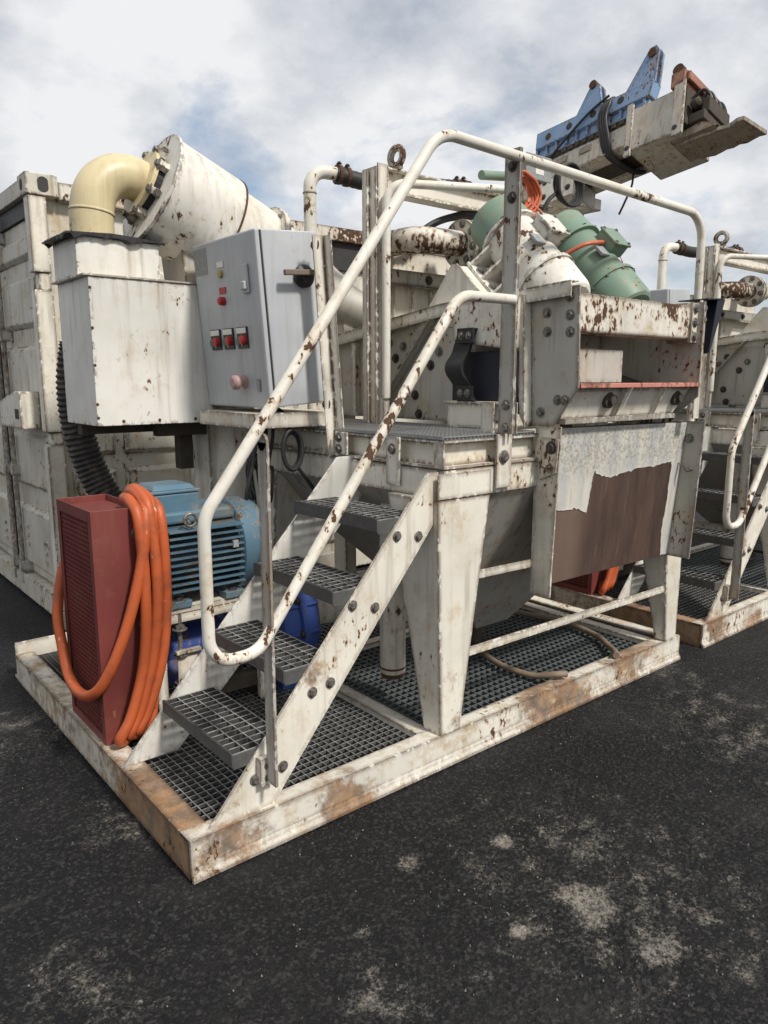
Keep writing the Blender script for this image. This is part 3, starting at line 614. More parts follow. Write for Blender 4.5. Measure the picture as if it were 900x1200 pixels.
# exciter bridge and the two unbalance motors
MB().prism([(2.745, 1.79), (2.505, 2.062), (2.485, 2.062), (2.25, 1.84), (2.27, 1.80)], 'x', 2.512, 3.468).build('motor_bridge', 'white_rusty', vb, .004)
MB().prism([(2.76, 1.775), (2.512, 2.068), (2.478, 2.068), (2.235, 1.84), (2.235, 1.80)], 'x', 2.496, 2.5005).build('bridge_end_plate', 'white_rusty', vb, .001)
def vmotor(cx, cover_up, cover_dn, body):
    ax = V((0, -.7071, -.7071)); nn = V((0, -.7071, .7071)); c = V((cx, 2.27, 2.085)); p = c - ax * .30
    r = MB().lathe(p + ax * .15, ax, [(0, .118), (.005, .125), (.30, .125), (.305, .118)], 32).lathe(p + ax * .15, ax, [(-.008, .146), (.006, .146)], 32).lathe(p + ax * .445, ax, [(-.006, .146), (.012, .146)], 32).build('vibrator_motor', body, vb, smooth=True)
    MB().lathe(p, ax, [(0, .02), (.0, .115), (.006, .128), (.02, .135), (.141, .138)], 32).build('end_cover', cover_up, r, smooth=True)
    MB().lathe(p + ax * .458, ax, [(0, .138), (.13, .134), (.152, .126), (.160, .112), (.155, .09), (.155, .02)], 32).build('end_cover', cover_dn, r, smooth=True)
    for sx in (-1, 1):   # ribbed feet reaching down to the bridge
        for t in (.17, .27, .37, .43):
            q = p + ax * t
            a0 = q + V((sx * .10, 0, 0)); f0 = q - nn * .155
            MB().add([a0 + nn * .03 + ax * -.006, a0 + nn * .03 + ax * .006, f0 + V((sx * .17, 0, 0)) + ax * .006, f0 + V((sx * .17, 0, 0)) - ax * .006,
                      q + V((sx * .04, 0, 0)) - nn * .05 - ax * .006, q + V((sx * .04, 0, 0)) - nn * .05 + ax * .006, f0 + V((sx * .04, 0, 0)) + ax * .006, f0 + V((sx * .04, 0, 0)) - ax * .006],
                     [(0, 1, 2, 3), (4, 7, 6, 5), (0, 4, 5, 1), (3, 2, 6, 7), (0, 3, 7, 4), (1, 5, 6, 2)]).build('foot_rib', body, r, .001)
        q0 = p + ax * .15 - nn * .158 + V((sx * .12, 0, 0)); q1 = p + ax * .45 - nn * .158 + V((sx * .12, 0, 0))
        MB().bar(q0, q1, .10, .016, nn).build('foot', body, r, .003)
        for t in (.22, .33, .40): bolt(r, p + ax * t - nn * .15 + V((sx * .14, 0, 0)), nn, .014, 'steel')
    jb = p + ax * .27 + nn * .135 + V((.045, 0, 0))
    j = MB().bar(jb - ax * .06, jb + ax * .06, .115, .065, nn).build('terminal_box', body, r, .006)
    MB().bar(jb - ax * .066 + nn * .038, jb + ax * .066 + nn * .038, .125, .012, nn).build('terminal_lid', body, r, .003)
    for du in (-.052, .052):
        for dv in (-.05, .05): bolt(r, jb + ax * du + V((dv, 0, 0)) + nn * .044, nn, .007)
    for k in range(10):
        a = 2 * math.pi * k / 10
        d = V((1, 0, 0)) * math.cos(a) + nn * math.sin(a); bolt(r, p + ax * .138 + d * .138, -ax, .007); bolt(r, p + ax * .46 + d * .138, ax, .007)
    o = MB().bar(p + ax * .30 + nn * .122 + V((-.07, 0, 0)), p + ax * .36 + nn * .122 + V((-.07, 0, 0)), .06, .012, nn).build('name_plate', 'grey_plate', r)
    return jb
jw = vmotor(2.74, 'motor_green', 'white_spotted', 'white_spotted')
jg = vmotor(3.225, 'motor_green', 'motor_green', 'motor_green')
o = MB().tube(smoothpath([jg + V((-.06, 0, .0)), jg + V((-.13, .0, -.01)), jg + V((-.2, .03, -.03)), (3.0, 2.35, 2.1)], 6), .010, 8).build('motor_cable', 'cable_orange', vb, smooth=True)

o = MB().tube(smoothpath([jw + V((.0, .03, .02)), jw + V((.03, .12, .10)), (2.86, 2.52, 2.37), (3.0, 2.66, 2.44), (3.16, 2.78, 2.50)], 6), .010, 8).build('motor_cable', 'cable_orange', vb, smooth=True)

# ---- feed box behind the screen
l1, l2 = two('white feed box with channel ribs behind the screen')
fb = thing('feed_box', l1, 'feed box', (2.9, 3.25, 1.76), l2, GM)
MB().box(2.47, 3.44, 2.99, 3.12, 1.765, 2.20).build('box_body', 'white_paint', fb, .004)
MB().box(2.40, 3.44, 2.935, 2.988, 2.02, 2.095).box(2.40, 3.44, 2.925, 2.9345, 2.012, 2.02).build('channel', 'grey_dirty', fb, .002)
MB().box(2.40, 3.44, 2.935, 2.988, 1.77, 1.84).box(2.40, 3.44, 2.925, 2.9345, 1.832, 1.84).build('channel', 'grey_dirty', fb, .002)
for x in (2.45, 2.535, 2.66, 2.80): MB().box(x, x + .012, 2.966, 2.989, 1.841, 2.019).build('rib', 'white_paint', fb, .001)
for x in (2.47, 2.75, 3.1):
    bolt(fb, (x, 2.935, 2.058), (0, -1, 0), .016, 'dark'); bolt(fb, (x, 2.935, 1.80), (0, -1, 0), .014, 'dark')
# legs down to the platform level
for x in (2.50, 3.36):
    MB().box(x, x + .06, 3.05, 3.11, 1.22, 1.764).build('leg', 'white_paint', fb, .002)

# ---- feed pipe with flanges
l1, l2 = two('rusty white feed pipe elbow with bolted flange')
fpi = thing('feed_pipe', l1, 'pipe', (2.6, 2.75, 2.2), l2, GM)
pa = fillet([(2.50, 2.99, 2.215), (2.50, 2.765, 2.215), (2.80, 2.765, 2.225)], [.10], 8)
MB().tube(pa, .062, 20).build('elbow', 'white_flaking', fpi, smooth=True)
def flange(par, c, ax, r, th, nb, mat='white_rusty', br=.013, rb=.8, both=True):
    c = V(c); ax = V(ax).normalized(); o = MB().lathe(c - ax * th / 2, ax, [(0, r), (th, r)], 32).build('flange', mat, par, .002)
    u = ax.orthogonal().normalized(); w_ = ax.cross(u)
    for k in range(nb):
        a = 2 * math.pi * (k + .3) / nb; d = u * math.cos(a) + w_ * math.sin(a)
        bolt(o, c - ax * th / 2 + d * r * rb, -ax, br, 'steel')
        if both: bolt(o, c + ax * th / 2 + d * r * rb, ax, br, 'steel')
    return o
flange(fpi, (2.815, 2.765, 2.225), (1, 0, .03), .118, .03, 8)
flange(fpi, (2.855, 2.765, 2.226), (1, 0, .03), .118, .024, 8)
MB().tube([(2.86, 2.765, 2.227), (3.05, 2.765, 2.232), (3.06, 2.80, 2.24), (3.06, 2.98, 2.26)], .062, 20).build('pipe', 'white_paint', fpi, smooth=True)

# ---- wash-water pipe
l1, l2 = two('thin white water pipe bending into a black hose')
wp = thing('water_pipe', l1, 'pipe', (2.135, 3.12, 1.34), l2, GM)
MB().tube(fillet([(2.135, 3.12, 1.34), (2.135, 3.12, 2.535), (2.30, 3.09, 2.535)], [.085], 8), .031, 16).build('pipe', 'white_rail', wp, smooth=True)
MB().lathe((2.135, 3.12, 2.425), (0, 0, 1), [(0, .031), (.003, .0345), (.007, .0345), (.01, .031)], 16).build('weld_bead', 'white_rusty', wp, smooth=True)
hp = smoothpath([(2.27, 3.095, 2.535), (2.45, 3.06, 2.515), (2.75, 3.03, 2.545), (3.05, 3.02, 2.575), (3.12, 3.015, 2.58)], 14)
MB().tube(hp, .038, 16, rf=lambda i: .0385 + .0022 * (i % 2)).build('black_hose', 'rubber', wp, smooth=True)
for p in ((2.285, 3.093, 2.533), (2.33, 3.086, 2.528), (3.02, 3.02, 2.572), (3.07, 3.018, 2.577)):
    c = MB().lathe(V(p) - V((.010, 0, 0)), (1, -.12, 0), [(0, .046), (.02, .046)], 20).build('hose_clamp', 'rust', wp)
    bolt(c, V(p) + V((0, -.01, .048)), (0, 0, 1), .009, 'dark')

# ---- hydrocyclone
l1, l2 = two('large inclined white hydrocyclone barrel with flange and cone')
hy = thing('hydrocyclone', l1, 'hydrocyclone', (2.0, 3.54, 2.0), l2, GM)
ax = V((.925, 0, -.38)).normalized(); c0 = V((1.532, 3.54, 2.430)); YC = 3.54
MB().lathe(c0, ax, [(0, .06), (0, .252), (.006, .257), (.352, .257)], 48).build('barrel', 'white_spotted', hy, smooth=True)
MB().lathe(c0, ax, [(-.015, .268), (-.001, .268)], 48).build('end_plate', 'white_spotted', hy, .001)
MB().lathe(c0, ax, [(.347, .261), (.357, .261)], 48).build('weld_ring', 'rust', hy)
MB().lathe(c0, ax, [(.358, .227), (.585, .222)], 40).build('inlet_section', 'white_paint', hy, smooth=True)
flange(hy, c0 + ax * .607, ax, .252, .040, 10, 'white_rusty', .013, .88)
MB().lathe(c0, ax, [(.63, .216), (1.20, .125), (1.36, .113)], 40).build('cone', 'white_spotted', hy, smooth=True)
MB().lathe(c0, ax, [(1.356, .124), (1.40, .122), (1.405, .08)], 30).build('apex_nozzle', 'dark_grime', hy, smooth=True)
MB().hexa([(1.72, 3.345, 2.0), (2.16, 3.345, 2.0), (2.16, 3.50, 2.0), (1.72, 3.50, 2.0), (1.834, 3.345, 2.37), (2.045, 3.345, 2.32), (2.045, 3.50, 2.32), (1.834, 3.50, 2.37)]).build('inlet_duct', 'white_spotted', hy, .003)
MB().hexa([(1.62, 3.42, 1.998), (1.76, 3.42, 1.998), (1.76, 3.66, 1.998), (1.62, 3.66, 1.998), (1.60, 3.42, 2.20), (1.72, 3.42, 2.14), (1.72, 3.66, 2.14), (1.60, 3.66, 2.20)]).build('cradle', 'grey_dirty', hy, .003)
MB().box(1.72, 1.78, 3.45, 3.64, .112, 1.997).build('cradle_post', 'white_paint', hy, .003)
MB().box(2.60, 2.68, 3.48, 3.60, .139, 1.90).build('cradle_post', 'white_paint', hy, .003)

# ---- beige elbow
l1, l2 = two('beige overflow pipe elbow bolted to the cyclone')
el = thing('overflow_elbow', l1, 'pipe elbow', (1.233, 3.54, 2.14), l2, GM)
cc = c0 - ax * .055
ep = smoothpath([(x, YC, z) for x, z in ((1.504, 2.441), (1.435, 2.464), (1.362, 2.462), (1.297, 2.428), (1.254, 2.368), (1.236, 2.29), (1.233, 2.21), (1.233, 2.14))], 5)
MB().tube(ep, .0955, 28).build('elbow', 'cream_paint', el, smooth=True)
MB().lathe((1.236, YC, 2.282), (.10, 0, 1), [(0, .0965), (.004, .1000), (.009, .1000), (.013, .0965)], 28).build('weld_bead', 'cream_paint', el, smooth=True)
MB().lathe(c0 - ax * .072, ax, [(0, .10), (.002, .154), (.022, .154)], 36).build('flange', 'cream_paint', el, .002)
MB().lathe(c0 - ax * .05, ax, [(0, .142), (.034, .142)], 36).build('gasket', 'rubber', el)
u = ax.cross(V((0, 1, 0))).normalized()
for k in range(8):
    a = 2 * math.pi * (k + .5) / 8; d = u * math.cos(a) + V((0, 1, 0)) * math.sin(a); p = c0 + d * .161
    MB().bar(p - ax * .062, p - ax * .012, .032, .036, d).build('clamp_lug', 'white_rusty', el, .003)
    bolt(el, p - ax * .062, -ax, .016, 'steel')
    if k % 2: bolt(el, p - ax * .03 + d * .02, d, .013, 'steel')

# ---- overflow box
l1, l2 = two('off-white sheet metal overflow box with torn black lid')
ob_ = thing('overflow_box', l1, 'metal box', (1.41, 3.54, 1.343), l2, GM)
MB().box(1.133, 1.70, 3.345, 3.77, 1.343, 1.988).build('body', 'white_clean', ob_, .003)
MB().box(1.109, 1.712, 3.338, 3.782, 1.9885, 1.997).build('lid_rim', 'white_rusty', ob_, .001)
MB().box(1.118, 1.495, 3.430, 3.75, 1.9975, 2.165).build('upper_box', 'white_clean', ob_, .004)
rnd = random.Random(4); b = MB(); n = 26; ring = []
for k in range(4 * n):
    e_, t = divmod(k, n); t /= n; x0, x1, y0, y1 = 1.075, 1.515, 3.407, 3.77
    x, y = ((x0 + (x1 - x0) * t, y0), (x1, y0 + (y1 - y0) * t), (x1 - (x1 - x0) * t, y1), (x0, y1 - (y1 - y0) * t))[e_]
    ring.append((x + rnd.uniform(-.004, .004), y + rnd.uniform(-.004, .004), 2.168 - rnd.choice((.001, .002, .003, .004, .012, .002, .02 if x > 1.3 or x < 1.12 else .003))))
b.add([(x, y, 2.173 + .012 * (1 - abs(x - 1.28) / .21)) for x, y, z in ring] + ring, [list(range(4 * n)), list(range(4 * n, 8 * n))[::-1]] + [(k, (k + 1) % (4 * n), 4 * n + (k + 1) % (4 * n), 4 * n + k) for k in range(4 * n)])
b.build('torn_lid', 'rubber', ob_)
for z in (1.38, 1.44, 1.61, 1.77, 1.94): MB().lathe((1.138, 3.3445, z), (0, -1, 0), [(0, .007), (.003, .005)], 8).build('rivet', 'rust', ob_)
for x in (1.25, 1.42, 1.60): MB().lathe((x, 3.3445, 1.362), (0, -1, 0), [(0, .008), (.003, .006)], 8).build('rivet', 'rust', ob_)
MB().box(1.46, 1.719, 3.47, 3.53, 1.275, 1.342).box(1.60, 1.67, 3.531, 3.60, 1.10, 1.342).box(1.15, 1.719, 3.62, 3.68, 1.29, 1.342).build('bracket', 'dark_grime', ob_, .002)

# ---- pump unit below
l1, l2 = two('blue slurry pump on a frame under the motor')
pu = thing('slurry_pump', l1, 'pump', (1.5, 3.0, .14), l2, GM)
MB().box(1.10, 1.66, 2.78, 3.20, .600, .622).box(1.10, 1.66, 2.78, 2.79, .56, .5995).build('motor_table', 'white_rusty', pu, .002)
for x, y in ((1.12, 2.80), (1.60, 2.80), (1.12, 3.16), (1.60, 3.16)): MB().box(x, x + .045, y, y + .03, .112, .559).build('leg', 'white_rusty', pu, .002)
MB().box(1.10, 1.66, 2.83, 2.88, .17, .24).box(1.10, 1.66, 3.1, 3.15, .17, .24).box(1.1,1.15,2.88,3.1,.112,.169).box(1.6,1.65,2.88,3.1,.112,.169).build('pump_rail', 'dark_grime', pu, .002)
MB().lathe((1.12, 2.98, .40), (1, 0, 0), [(0, .03), (0, .10), (.05, .115), (.06, .09), (.36, .09), (.37, .12), (.44, .12), (.44, .09), (.55, .09)], 24).box(1.17, 1.50, 2.90, 3.06, .242, .36).build('bearing_housing', 'pump_blue', pu, smooth=True)
for x in (1.15, 1.5):
    for y in (2.87, 3.09): bolt(pu, (x, y, .242), (0, 0, 1), .018, 'dark')
vo = MB().lathe((1.68, 2.96, .42), (1, 0, 0), [(0, .10), (0, .255), (.02, .27), (.07, .275), (.075, .30), (.105, .30), (.11, .275), (.17, .27), (.20, .24), (.20, .11), (.24, .11)], 36).build('volute', 'pump_blue', pu, smooth=True)
for k in range(12):
    a = 2 * math.pi * k / 12; bolt(vo, (1.755, 2.96 + .288 * math.cos(a), .42 + .288 * math.sin(a)), (-1, 0, 0), .014, 'dark')
for k in range(5):
    a = -.9 + k * .45; d = V((0, -math.cos(a), math.sin(a)))
    MB().bar(V((1.70, 2.96, .42)) + d * .27, V((1.86, 2.96, .42)) + d * .27, .016, .03, d).build('casing_rib', 'pump_blue', vo, .002)
MB().box(1.72, 1.84, 2.80, 3.10, .112, .20).build('pump_foot', 'pump_blue', pu, .003)
MB().tube(fillet([(1.92, 2.96, .42), (2.12, 2.96, .40), (2.66, 2.62, .33)], [.1], 6), .075, 18).build('suction_pipe', 'white_paint', pu, smooth=True)
MB().tube([(1.80, 3.22, .55), (1.83, 3.44, .70), (1.86, 3.48, .80), (1.88, 3.48, 1.70), (1.93, 3.44, 2.02)], .115, 24).build('discharge_pipe', 'white_paint', pu, smooth=True)
for y in (2.80,):
    MB().tube([(1.22, y - .015, .16), (1.22, y - .015, .60)], .010, 8).build('tension_rod', 'bolt_steel', pu, smooth=True)
    for z in (.30, .42, .53): bolt(pu, (1.22, y - .015, z), (0, 0, 1), .02, 'steel')
MB().box(1.20, 1.29, 2.775, 2.779, .24, .43).box(1.19, 1.30, 2.755, 2.779, .43, .445).build('tension_bracket', 'white_rusty', pu, .002)

# ---- electric motor
l1, l2 = two('light blue finned electric motor with terminal box')
em = thing('electric_motor', l1, 'electric motor', (1.4, 2.98, .622), l2, GM)
cy, cz = 2.98, .815
MB().lathe((1.15, cy, cz), (1, 0, 0), [(0, .05), (0, .175), (.02, .185), (.39, .185)], 36).build('body', 'motor_core', em, smooth=True)
for k in range(40):
    a = 2 * math.pi * k / 40
    if abs(math.sin(a)) > .93: continue
    z = cz + .158 * math.sin(a) * 1.0
for sgn in (-1, 1):
    for k in range(10):   # horizontal cooling fins
        z = cz - .125 + k * .0275; yy = cy + sgn * math.sqrt(max(.185 ** 2 - (z - cz) ** 2, .0)) ; ye = cy + sgn * .212
        MB().box(1.19, 1.525, min(yy - sgn * .01, ye), max(yy - sgn * .01, ye), z, z + .0065).build('fin', 'motor_blue', em)
MB().box(1.15, 1.525, cy - .14, cy + .14, cz + .145, cz + .195).build('top_shroud', 'motor_blue', em, .012)
MB().lathe((1.530, cy, cz), (1, 0, 0), [(0, .205), (.005, .212), (.075, .212), (.13, .195), (.15, .16), (.155, .02)], 40).build('fan_cover', 'motor_blue', em, smooth=True)
MB().lathe((1.125, cy, cz), (1, 0, 0), [(0, .10), (0, .165), (.025, .19), (.045, .19)], 36).lathe((1.05, cy, cz), (1, 0, 0), [(0, .03), (.07, .03)], 16).build('end_shield', 'motor_blue', em, smooth=True)
tb = MB().box(1.165, 1.375, cy - .11, cy + .10, 1.003, 1.085).build('terminal_box', 'motor_blue', em, .008)
MB().box(1.160, 1.380, cy - .115, cy + .105, 1.0855, 1.098).loft((1.175, 1.365, cy - .10, cy + .09), 1.0985, (1.19, 1.35, cy - .08, cy + .07), 1.118).build('terminal_lid', 'motor_blue', tb, .004)
MB().tube([(1.285, cy - .17 + .0 * k, .99) for k in range(1)] + [(1.285, cy - .20, .965)], .008, 8).build('eye_stem', 'bolt_steel', em)
MB().tube([(1.285 + .026 * math.cos(a), cy - .205, .985 + .026 * math.sin(a)) for a in [2 * math.pi * k / 18 for k in range(18)]], .006, 8, True).build('lifting_eye', 'bolt_steel', em, smooth=True)
for x in (1.19, 1.44):
    MB().loft((x, x + .07, cy - .20, cy + .20), .6225, (x + .01, x + .06, cy - .15, cy + .15), .70).box(x-.01, x + .085, cy - .21, cy - .14, .6226, .652).build('foot', 'motor_blue', em, .003)
    bolt(em, (x + .035, cy - .18, .652), (0, 0, 1), .014, 'dark')
MB().box(1.47, 1.495, cy - .217, cy - .20, .845, .875).build('name_plate', 'grey_plate', em)

# ---- belt guard
l1, l2 = two('tall dark red belt guard with wire mesh side')
bgd = thing('belt_guard', l1, 'belt guard', (.98, 2.95, .14), l2, GM)
x0, x1, y0, y1, z0, z1 = .880, 1.085, 2.75, 3.16, .139, 1.068
b = MB(); b.box(x0, x1, y0, y0 + .004, z0, z1).box(x0, x1, y1 - .004, y1, z0, z1).box(x1 - .004, x1, y0 + .005, y1 - .005, z0, z1).box(x0 + .001, x1 - .005, y0 + .005, y1 - .005, z1 - .03, z1 - .026)
b.build('housing', 'guard_red', bgd, .0015)
b = MB(); b.box(x0, x0 + .004, y0 + .005, y0 + .034, z0, z1).box(x0, x0 + .004, y1 - .034, y1 - .005, z0, z1).box(x0, x0 + .004, y0 + .035, y1 - .035, z0, z0 + .035).box(x0, x0 + .004, y0 + .035, y1 - .035, z1 - .045, z1)
b.build('mesh_frame', 'guard_red', bgd, .001)
b = MB(); W = y1 - y0 - .07; Hh = z1 - z0 - .08; n = 20
for k in range(n + 1): y = y0 + .035 + W * k / n; b.box(x0 + .006, x0 + .009, y - .003, y + .003, z0 + .035, z1 - .045)
for k in range(46): z = z0 + .035 + Hh * k / 45; b.box(x0 + .0065, x0 + .0095, y0 + .035, y1 - .035, z - .003, z + .003)
b.build('wire_mesh', 'guard_red', bgd, kind='stuff')
MB().lathe((x0 + .07, 2.98, .82), (1, 0, 0), [(0, .09), (.09, .09)], 24).build('pulley', 'dark_grime', bgd, smooth=True)
MB().lathe((x0 + .07, 2.98, .40), (1, 0, 0), [(0, .15), (.09, .15)], 24).build('pulley', 'dark_grime', bgd, smooth=True)
for x, z in ((1.055, .968), (1.065, .60)): bolt(bgd, (x, 2.75, z), (0, -1, 0), .017)

# ---- orange hose
l1, l2 = two('thick orange hose coiled over the red belt guard')
rng = random.Random(3); b = MB()
def wob(pts, a=.008): return [V(p) + V((rng.uniform(-a, a), rng.uniform(-a, a), rng.uniform(-a, a))) for p in pts]
loops = []
offs = [(-.050, 0, .0), (-.008, .002, .018), (.036, .012, -.012), (.014, .050, .012)]
pts = []
for i, (dx, dy, dz) in enumerate(offs):
    pts += wob([(1.100 + dx * .6, 2.90 + dy, 1.085 + dz), (1.095 + dx, 2.78 + dy * .6, 1.090 + dz), (1.100 + dx, 2.705 + dy * .5, 1.02 + dz), (1.102 + dx, 2.690 + dy * .5, .74),
                (1.068 + dx * .9, 2.685 + dy * .4, .48), (1.0 + dx * .7, 2.675 + dy * .35, .27), (.955 + dx * .9, 2.680 + dy * .3, .180 + .010 * i),
                (1.03 + dx, 2.74 + dy * .2, .175 + .012 * i), (1.118 + dx * .25, 2.86 + dy, .36), (1.125 + dx * .25, 2.93 + dy, .62), (1.118 + dx * .3, 2.95 + dy, .93)], .005)
pts += [(1.09, 2.90, 1.10), (1.085, 2.77, 1.095), (1.07, 2.705, 1.02), (1.035, 2.695, .83), (.965, 2.70, .60), (.888, 2.715, .43), (.848, 2.78, .35), (.843, 2.92, .315), (.845, 3.05, .345), (.848, 3.12, .45), (.855, 3.17, .60), (.92, 3.215, .80), (1.04, 3.20, .93), (1.12, 3.10, .95)]
b.tube(smoothpath(pts, 6), .0215, 14)
o = b.build('hose_coil', 'hose_orange', None, smooth=True)
tag(o, l1, 'hose', GM, l2)

# ---- corrugated suction hose
l1, l2 = two('dark corrugated hose hanging below the overflow box')
hp = smoothpath([(1.23, 3.87, 1.72), (1.20, 3.87, 1.53), (1.205, 3.86, 1.32), (1.25, 3.84, 1.11), (1.32, 3.78, .92), (1.42, 3.66, .72), (1.54, 3.5, .56), (1.66, 3.34, .48), (1.74, 3.2, .46)], 16)
o = MB().tube(hp, .07, 20, rf=lambda i: .070 if i % 2 else .080).build('corrugated_hose', 'hose_grey', None, smooth=True)
tag(o, l1, 'hose', GM, l2)

# ---- black cables hanging by the cabinet
l1, l2 = two('bundle of black cables hanging under the control cabinet')
b = MB()
for k in range(7):
    x = 1.66 + .014 * k; y = 2.93 + .02 * (k % 3)
    b.tube(smoothpath([(x + .04, y, 1.40), (x + .02, y - .02, 1.28), (x - .015 * (k % 3), y - .01, 1.16), (x - .03 + .01 * k, y, 1.02 + .02 * k), (x + .04, y + .05, .98), (x + .05, y + .12, 1.2)], 6), .008, 8)
b.tube(smoothpath([(1.80 + .05 * math.cos(a), 2.80, 1.24 + .09 * math.sin(a)) for a in [2 * math.pi * k / 12 for k in range(12)]], 4, True), .011, 8, True)
b.tube(smoothpath([(1.805 + .045 * math.cos(a), 2.815, 1.235 + .08 * math.sin(a)) for a in [2 * math.pi * k / 12 for k in range(12)]], 4, True), .011, 8, True)
b.tube(smoothpath([(1.80, 2.81, 1.33), (1.79, 2.86, 1.40), (1.80, 2.95, 1.42)], 6), .011, 8)
b.tube(smoothpath([(1.83, 2.81, 1.16), (1.92, 2.83, 1.06), (2.02, 2.85, .93), (2.0, 2.86, .92), (1.9, 2.86, .82)], 6), .009, 8)
o = b.build('cable_bundle', 'cable_black', None, smooth=True); tag(o, l1, 'cables', GM, l2)

# ---- control cabinet, leaning a little
l1, l2 = two('grey control cabinet leaning over with coloured push buttons')
cbn = thing('control_cabinet', l1, 'control cabinet', (0, 0, 0), l2, GM)
Wx, Wy, Hz = .30, .57, .735       # local: x to the right side, y along the button face, z up
MB().box(.028, Wx, .002, Wy - .002, .002, Hz - .002).build('case', 'cabinet_grey', cbn, .006)
MB().box(.020, .0275, .006, Wy - .006, .006, Hz - .006).build('door_seal', 'plastic_black', cbn)
dr = MB().box(-.004, .0195, 0, Wy, 0, Hz).build('door', 'cabinet_grey', cbn, .009)
def onface(nm, mat, y, z, wy, wz, d, par=dr, bev=.002, x=-.0045): return MB().box(x - d, x, y - wy / 2, y + wy / 2, z - wz / 2, z + wz / 2).build(nm, mat, par, bev)
onface('label_plate', 'grey_plate', .50, .655, .125, .115, .001, bev=0)
t = onface('name_tag', 'plastic_white', .315, .625, .06, .026, .004)
MB().lathe((-.0045, .315, .585), (-1, 0, 0), [(0, .017), (.012, .016), (.014, .010)], 16).build('push_button', 'plastic_yellow', dr, smooth=True)
t = onface('name_tag', 'plastic_red', .315, .515, .06, .028, .004)
MB().lathe((-.0045, .315, .47), (-1, 0, 0), [(0, .019), (.022, .018), (.028, .012)], 16).build('indicator_lamp', 'plastic_red', dr, smooth=True)
onface('door_handle', 'cabinet_grey', .10, .545, .052, .12, .012, bev=.006); MB().box(-.032, -.017, .08, .118, .50, .535).build('handle_flap', 'cabinet_grey', dr, .005)
for y in (.175, .30, .42):
    z = .305
    onface('switch_base', 'plastic_black', y, z, .092, .092, .006); onface('name_tag', 'plastic_white', y, z + .030, .082, .024, .004, x=-.011)
    MB().lathe((-.0105, y + .022, z - .014), (-1, 0, 0), [(0, .021), (.010, .020), (.012, .015)], 16).build('push_button', 'plastic_green', dr, smooth=True)
    MB().lathe((-.0105, y - .020, z - .010), (-1, 0, 0), [(0, .021), (.018, .020), (.021, .015)], 16).build('push_button', 'plastic_red', dr, smooth=True)
    MB().box(-.016, -.0105, y - .002, y + .004, z - .036, z + .006).build('indicator_bar', 'plastic_white', dr)
MB().lathe((-.0045, .20, .115), (-1, 0, 0), [(0, .030), (.008, .030), (.010, .018), (.035, .018), (.037, .032), (.055, .032), (.064, .022)], 20).build('stop_knob', 'plastic_pink', dr, smooth=True)
onface('key_lock', 'grey_plate', .075, .10, .024, .055, .008, bev=.006)
k = MB().lathe((.215, -.0005, .545), (0, -1, 0), [(0, .048), (.018, .048), (.03, .030), (.04, .03)], 18).build('switch_rotor', 'plastic_black', cbn, smooth=True)
MB().box(.09, .25, -.062, -.041, .545, .568).build('switch_handle', 'handle_brown', k, .004)
cbn.location = (1.676, 2.765, 1.425); cbn.rotation_euler = (0, R(-4.4), 0)
ORI[cbn] = V((0, 0, 0))
l1, l2 = two('rust-streaked white shelf carrying the control cabinet')
o = MB().box(1.60, 2.05, 2.78, 3.3, 1.339, 1.405).build('cabinet_shelf', 'white_rusty', None, .003); tag(o, l1, 'shelf', GM, l2)

# ---- black flap hung on the end of the screen
l1, l2 = two('navy black rubber flap hanging off the screen end')
b = MB(); b.add([(3.50, 1.70, 1.930), (3.655, 1.70, 1.935), (3.66, 1.86, 1.937), (3.50, 1.90, 1.93), (3.655, 1.695, 1.93), (3.60, 1.705, 1.70), (3.56, 1.83, 1.68), (3.66, 1.862, 1.932)], [(0, 1, 2, 3), (4, 5, 6, 7)])
b = MB().hexa([(3.50, 1.80, 1.922), (3.662, 1.80, 1.932), (3.662, 1.95, 1.932), (3.50, 1.95, 1.922), (3.50, 1.80, 1.928), (3.662, 1.80, 1.938), (3.662, 1.95, 1.938), (3.50, 1.95, 1.928)])
b.hexa([(3.555, 1.812, 1.675), (3.565, 1.812, 1.675), (3.565, 1.92, 1.66), (3.555, 1.92, 1.66), (3.650, 1.80, 1.9315), (3.661, 1.80, 1.9315), (3.661, 1.95, 1.9315), (3.650, 1.95, 1.9315)])
b.hexa([(3.555, 1.806, 1.675), (3.565, 1.806, 1.675), (3.565, 1.8115, 1.675), (3.555, 1.8115, 1.675), (3.585, 1.795, 1.9215), (3.661, 1.795, 1.9315), (3.661, 1.7995, 1.9315), (3.585, 1.7995, 1.9215)])
o = b.build('rubber_flap', 'rubber_navy', None); tag(o, l1, 'rubber flap', GM, l2)

# ================================================================== second machine: copies
def copy_tree(o, parent=None):
    c = o.copy(); COL.objects.link(c)
    if parent: c.parent = parent; c.matrix_parent_inverse = o.matrix_parent_inverse.copy()
    for ch_ in [q for q in ALLCH.get(o, [])]: copy_tree(ch_, c)
    return c
ALLCH = {}
for o in list(bpy.data.objects):
    if o.parent: ALLCH.setdefault(o.parent, []).append(o)
for root, lab in COPY:
    c = copy_tree(root); c.location = root.location + V((3.2, 0, -.0)); c['label'] = lab

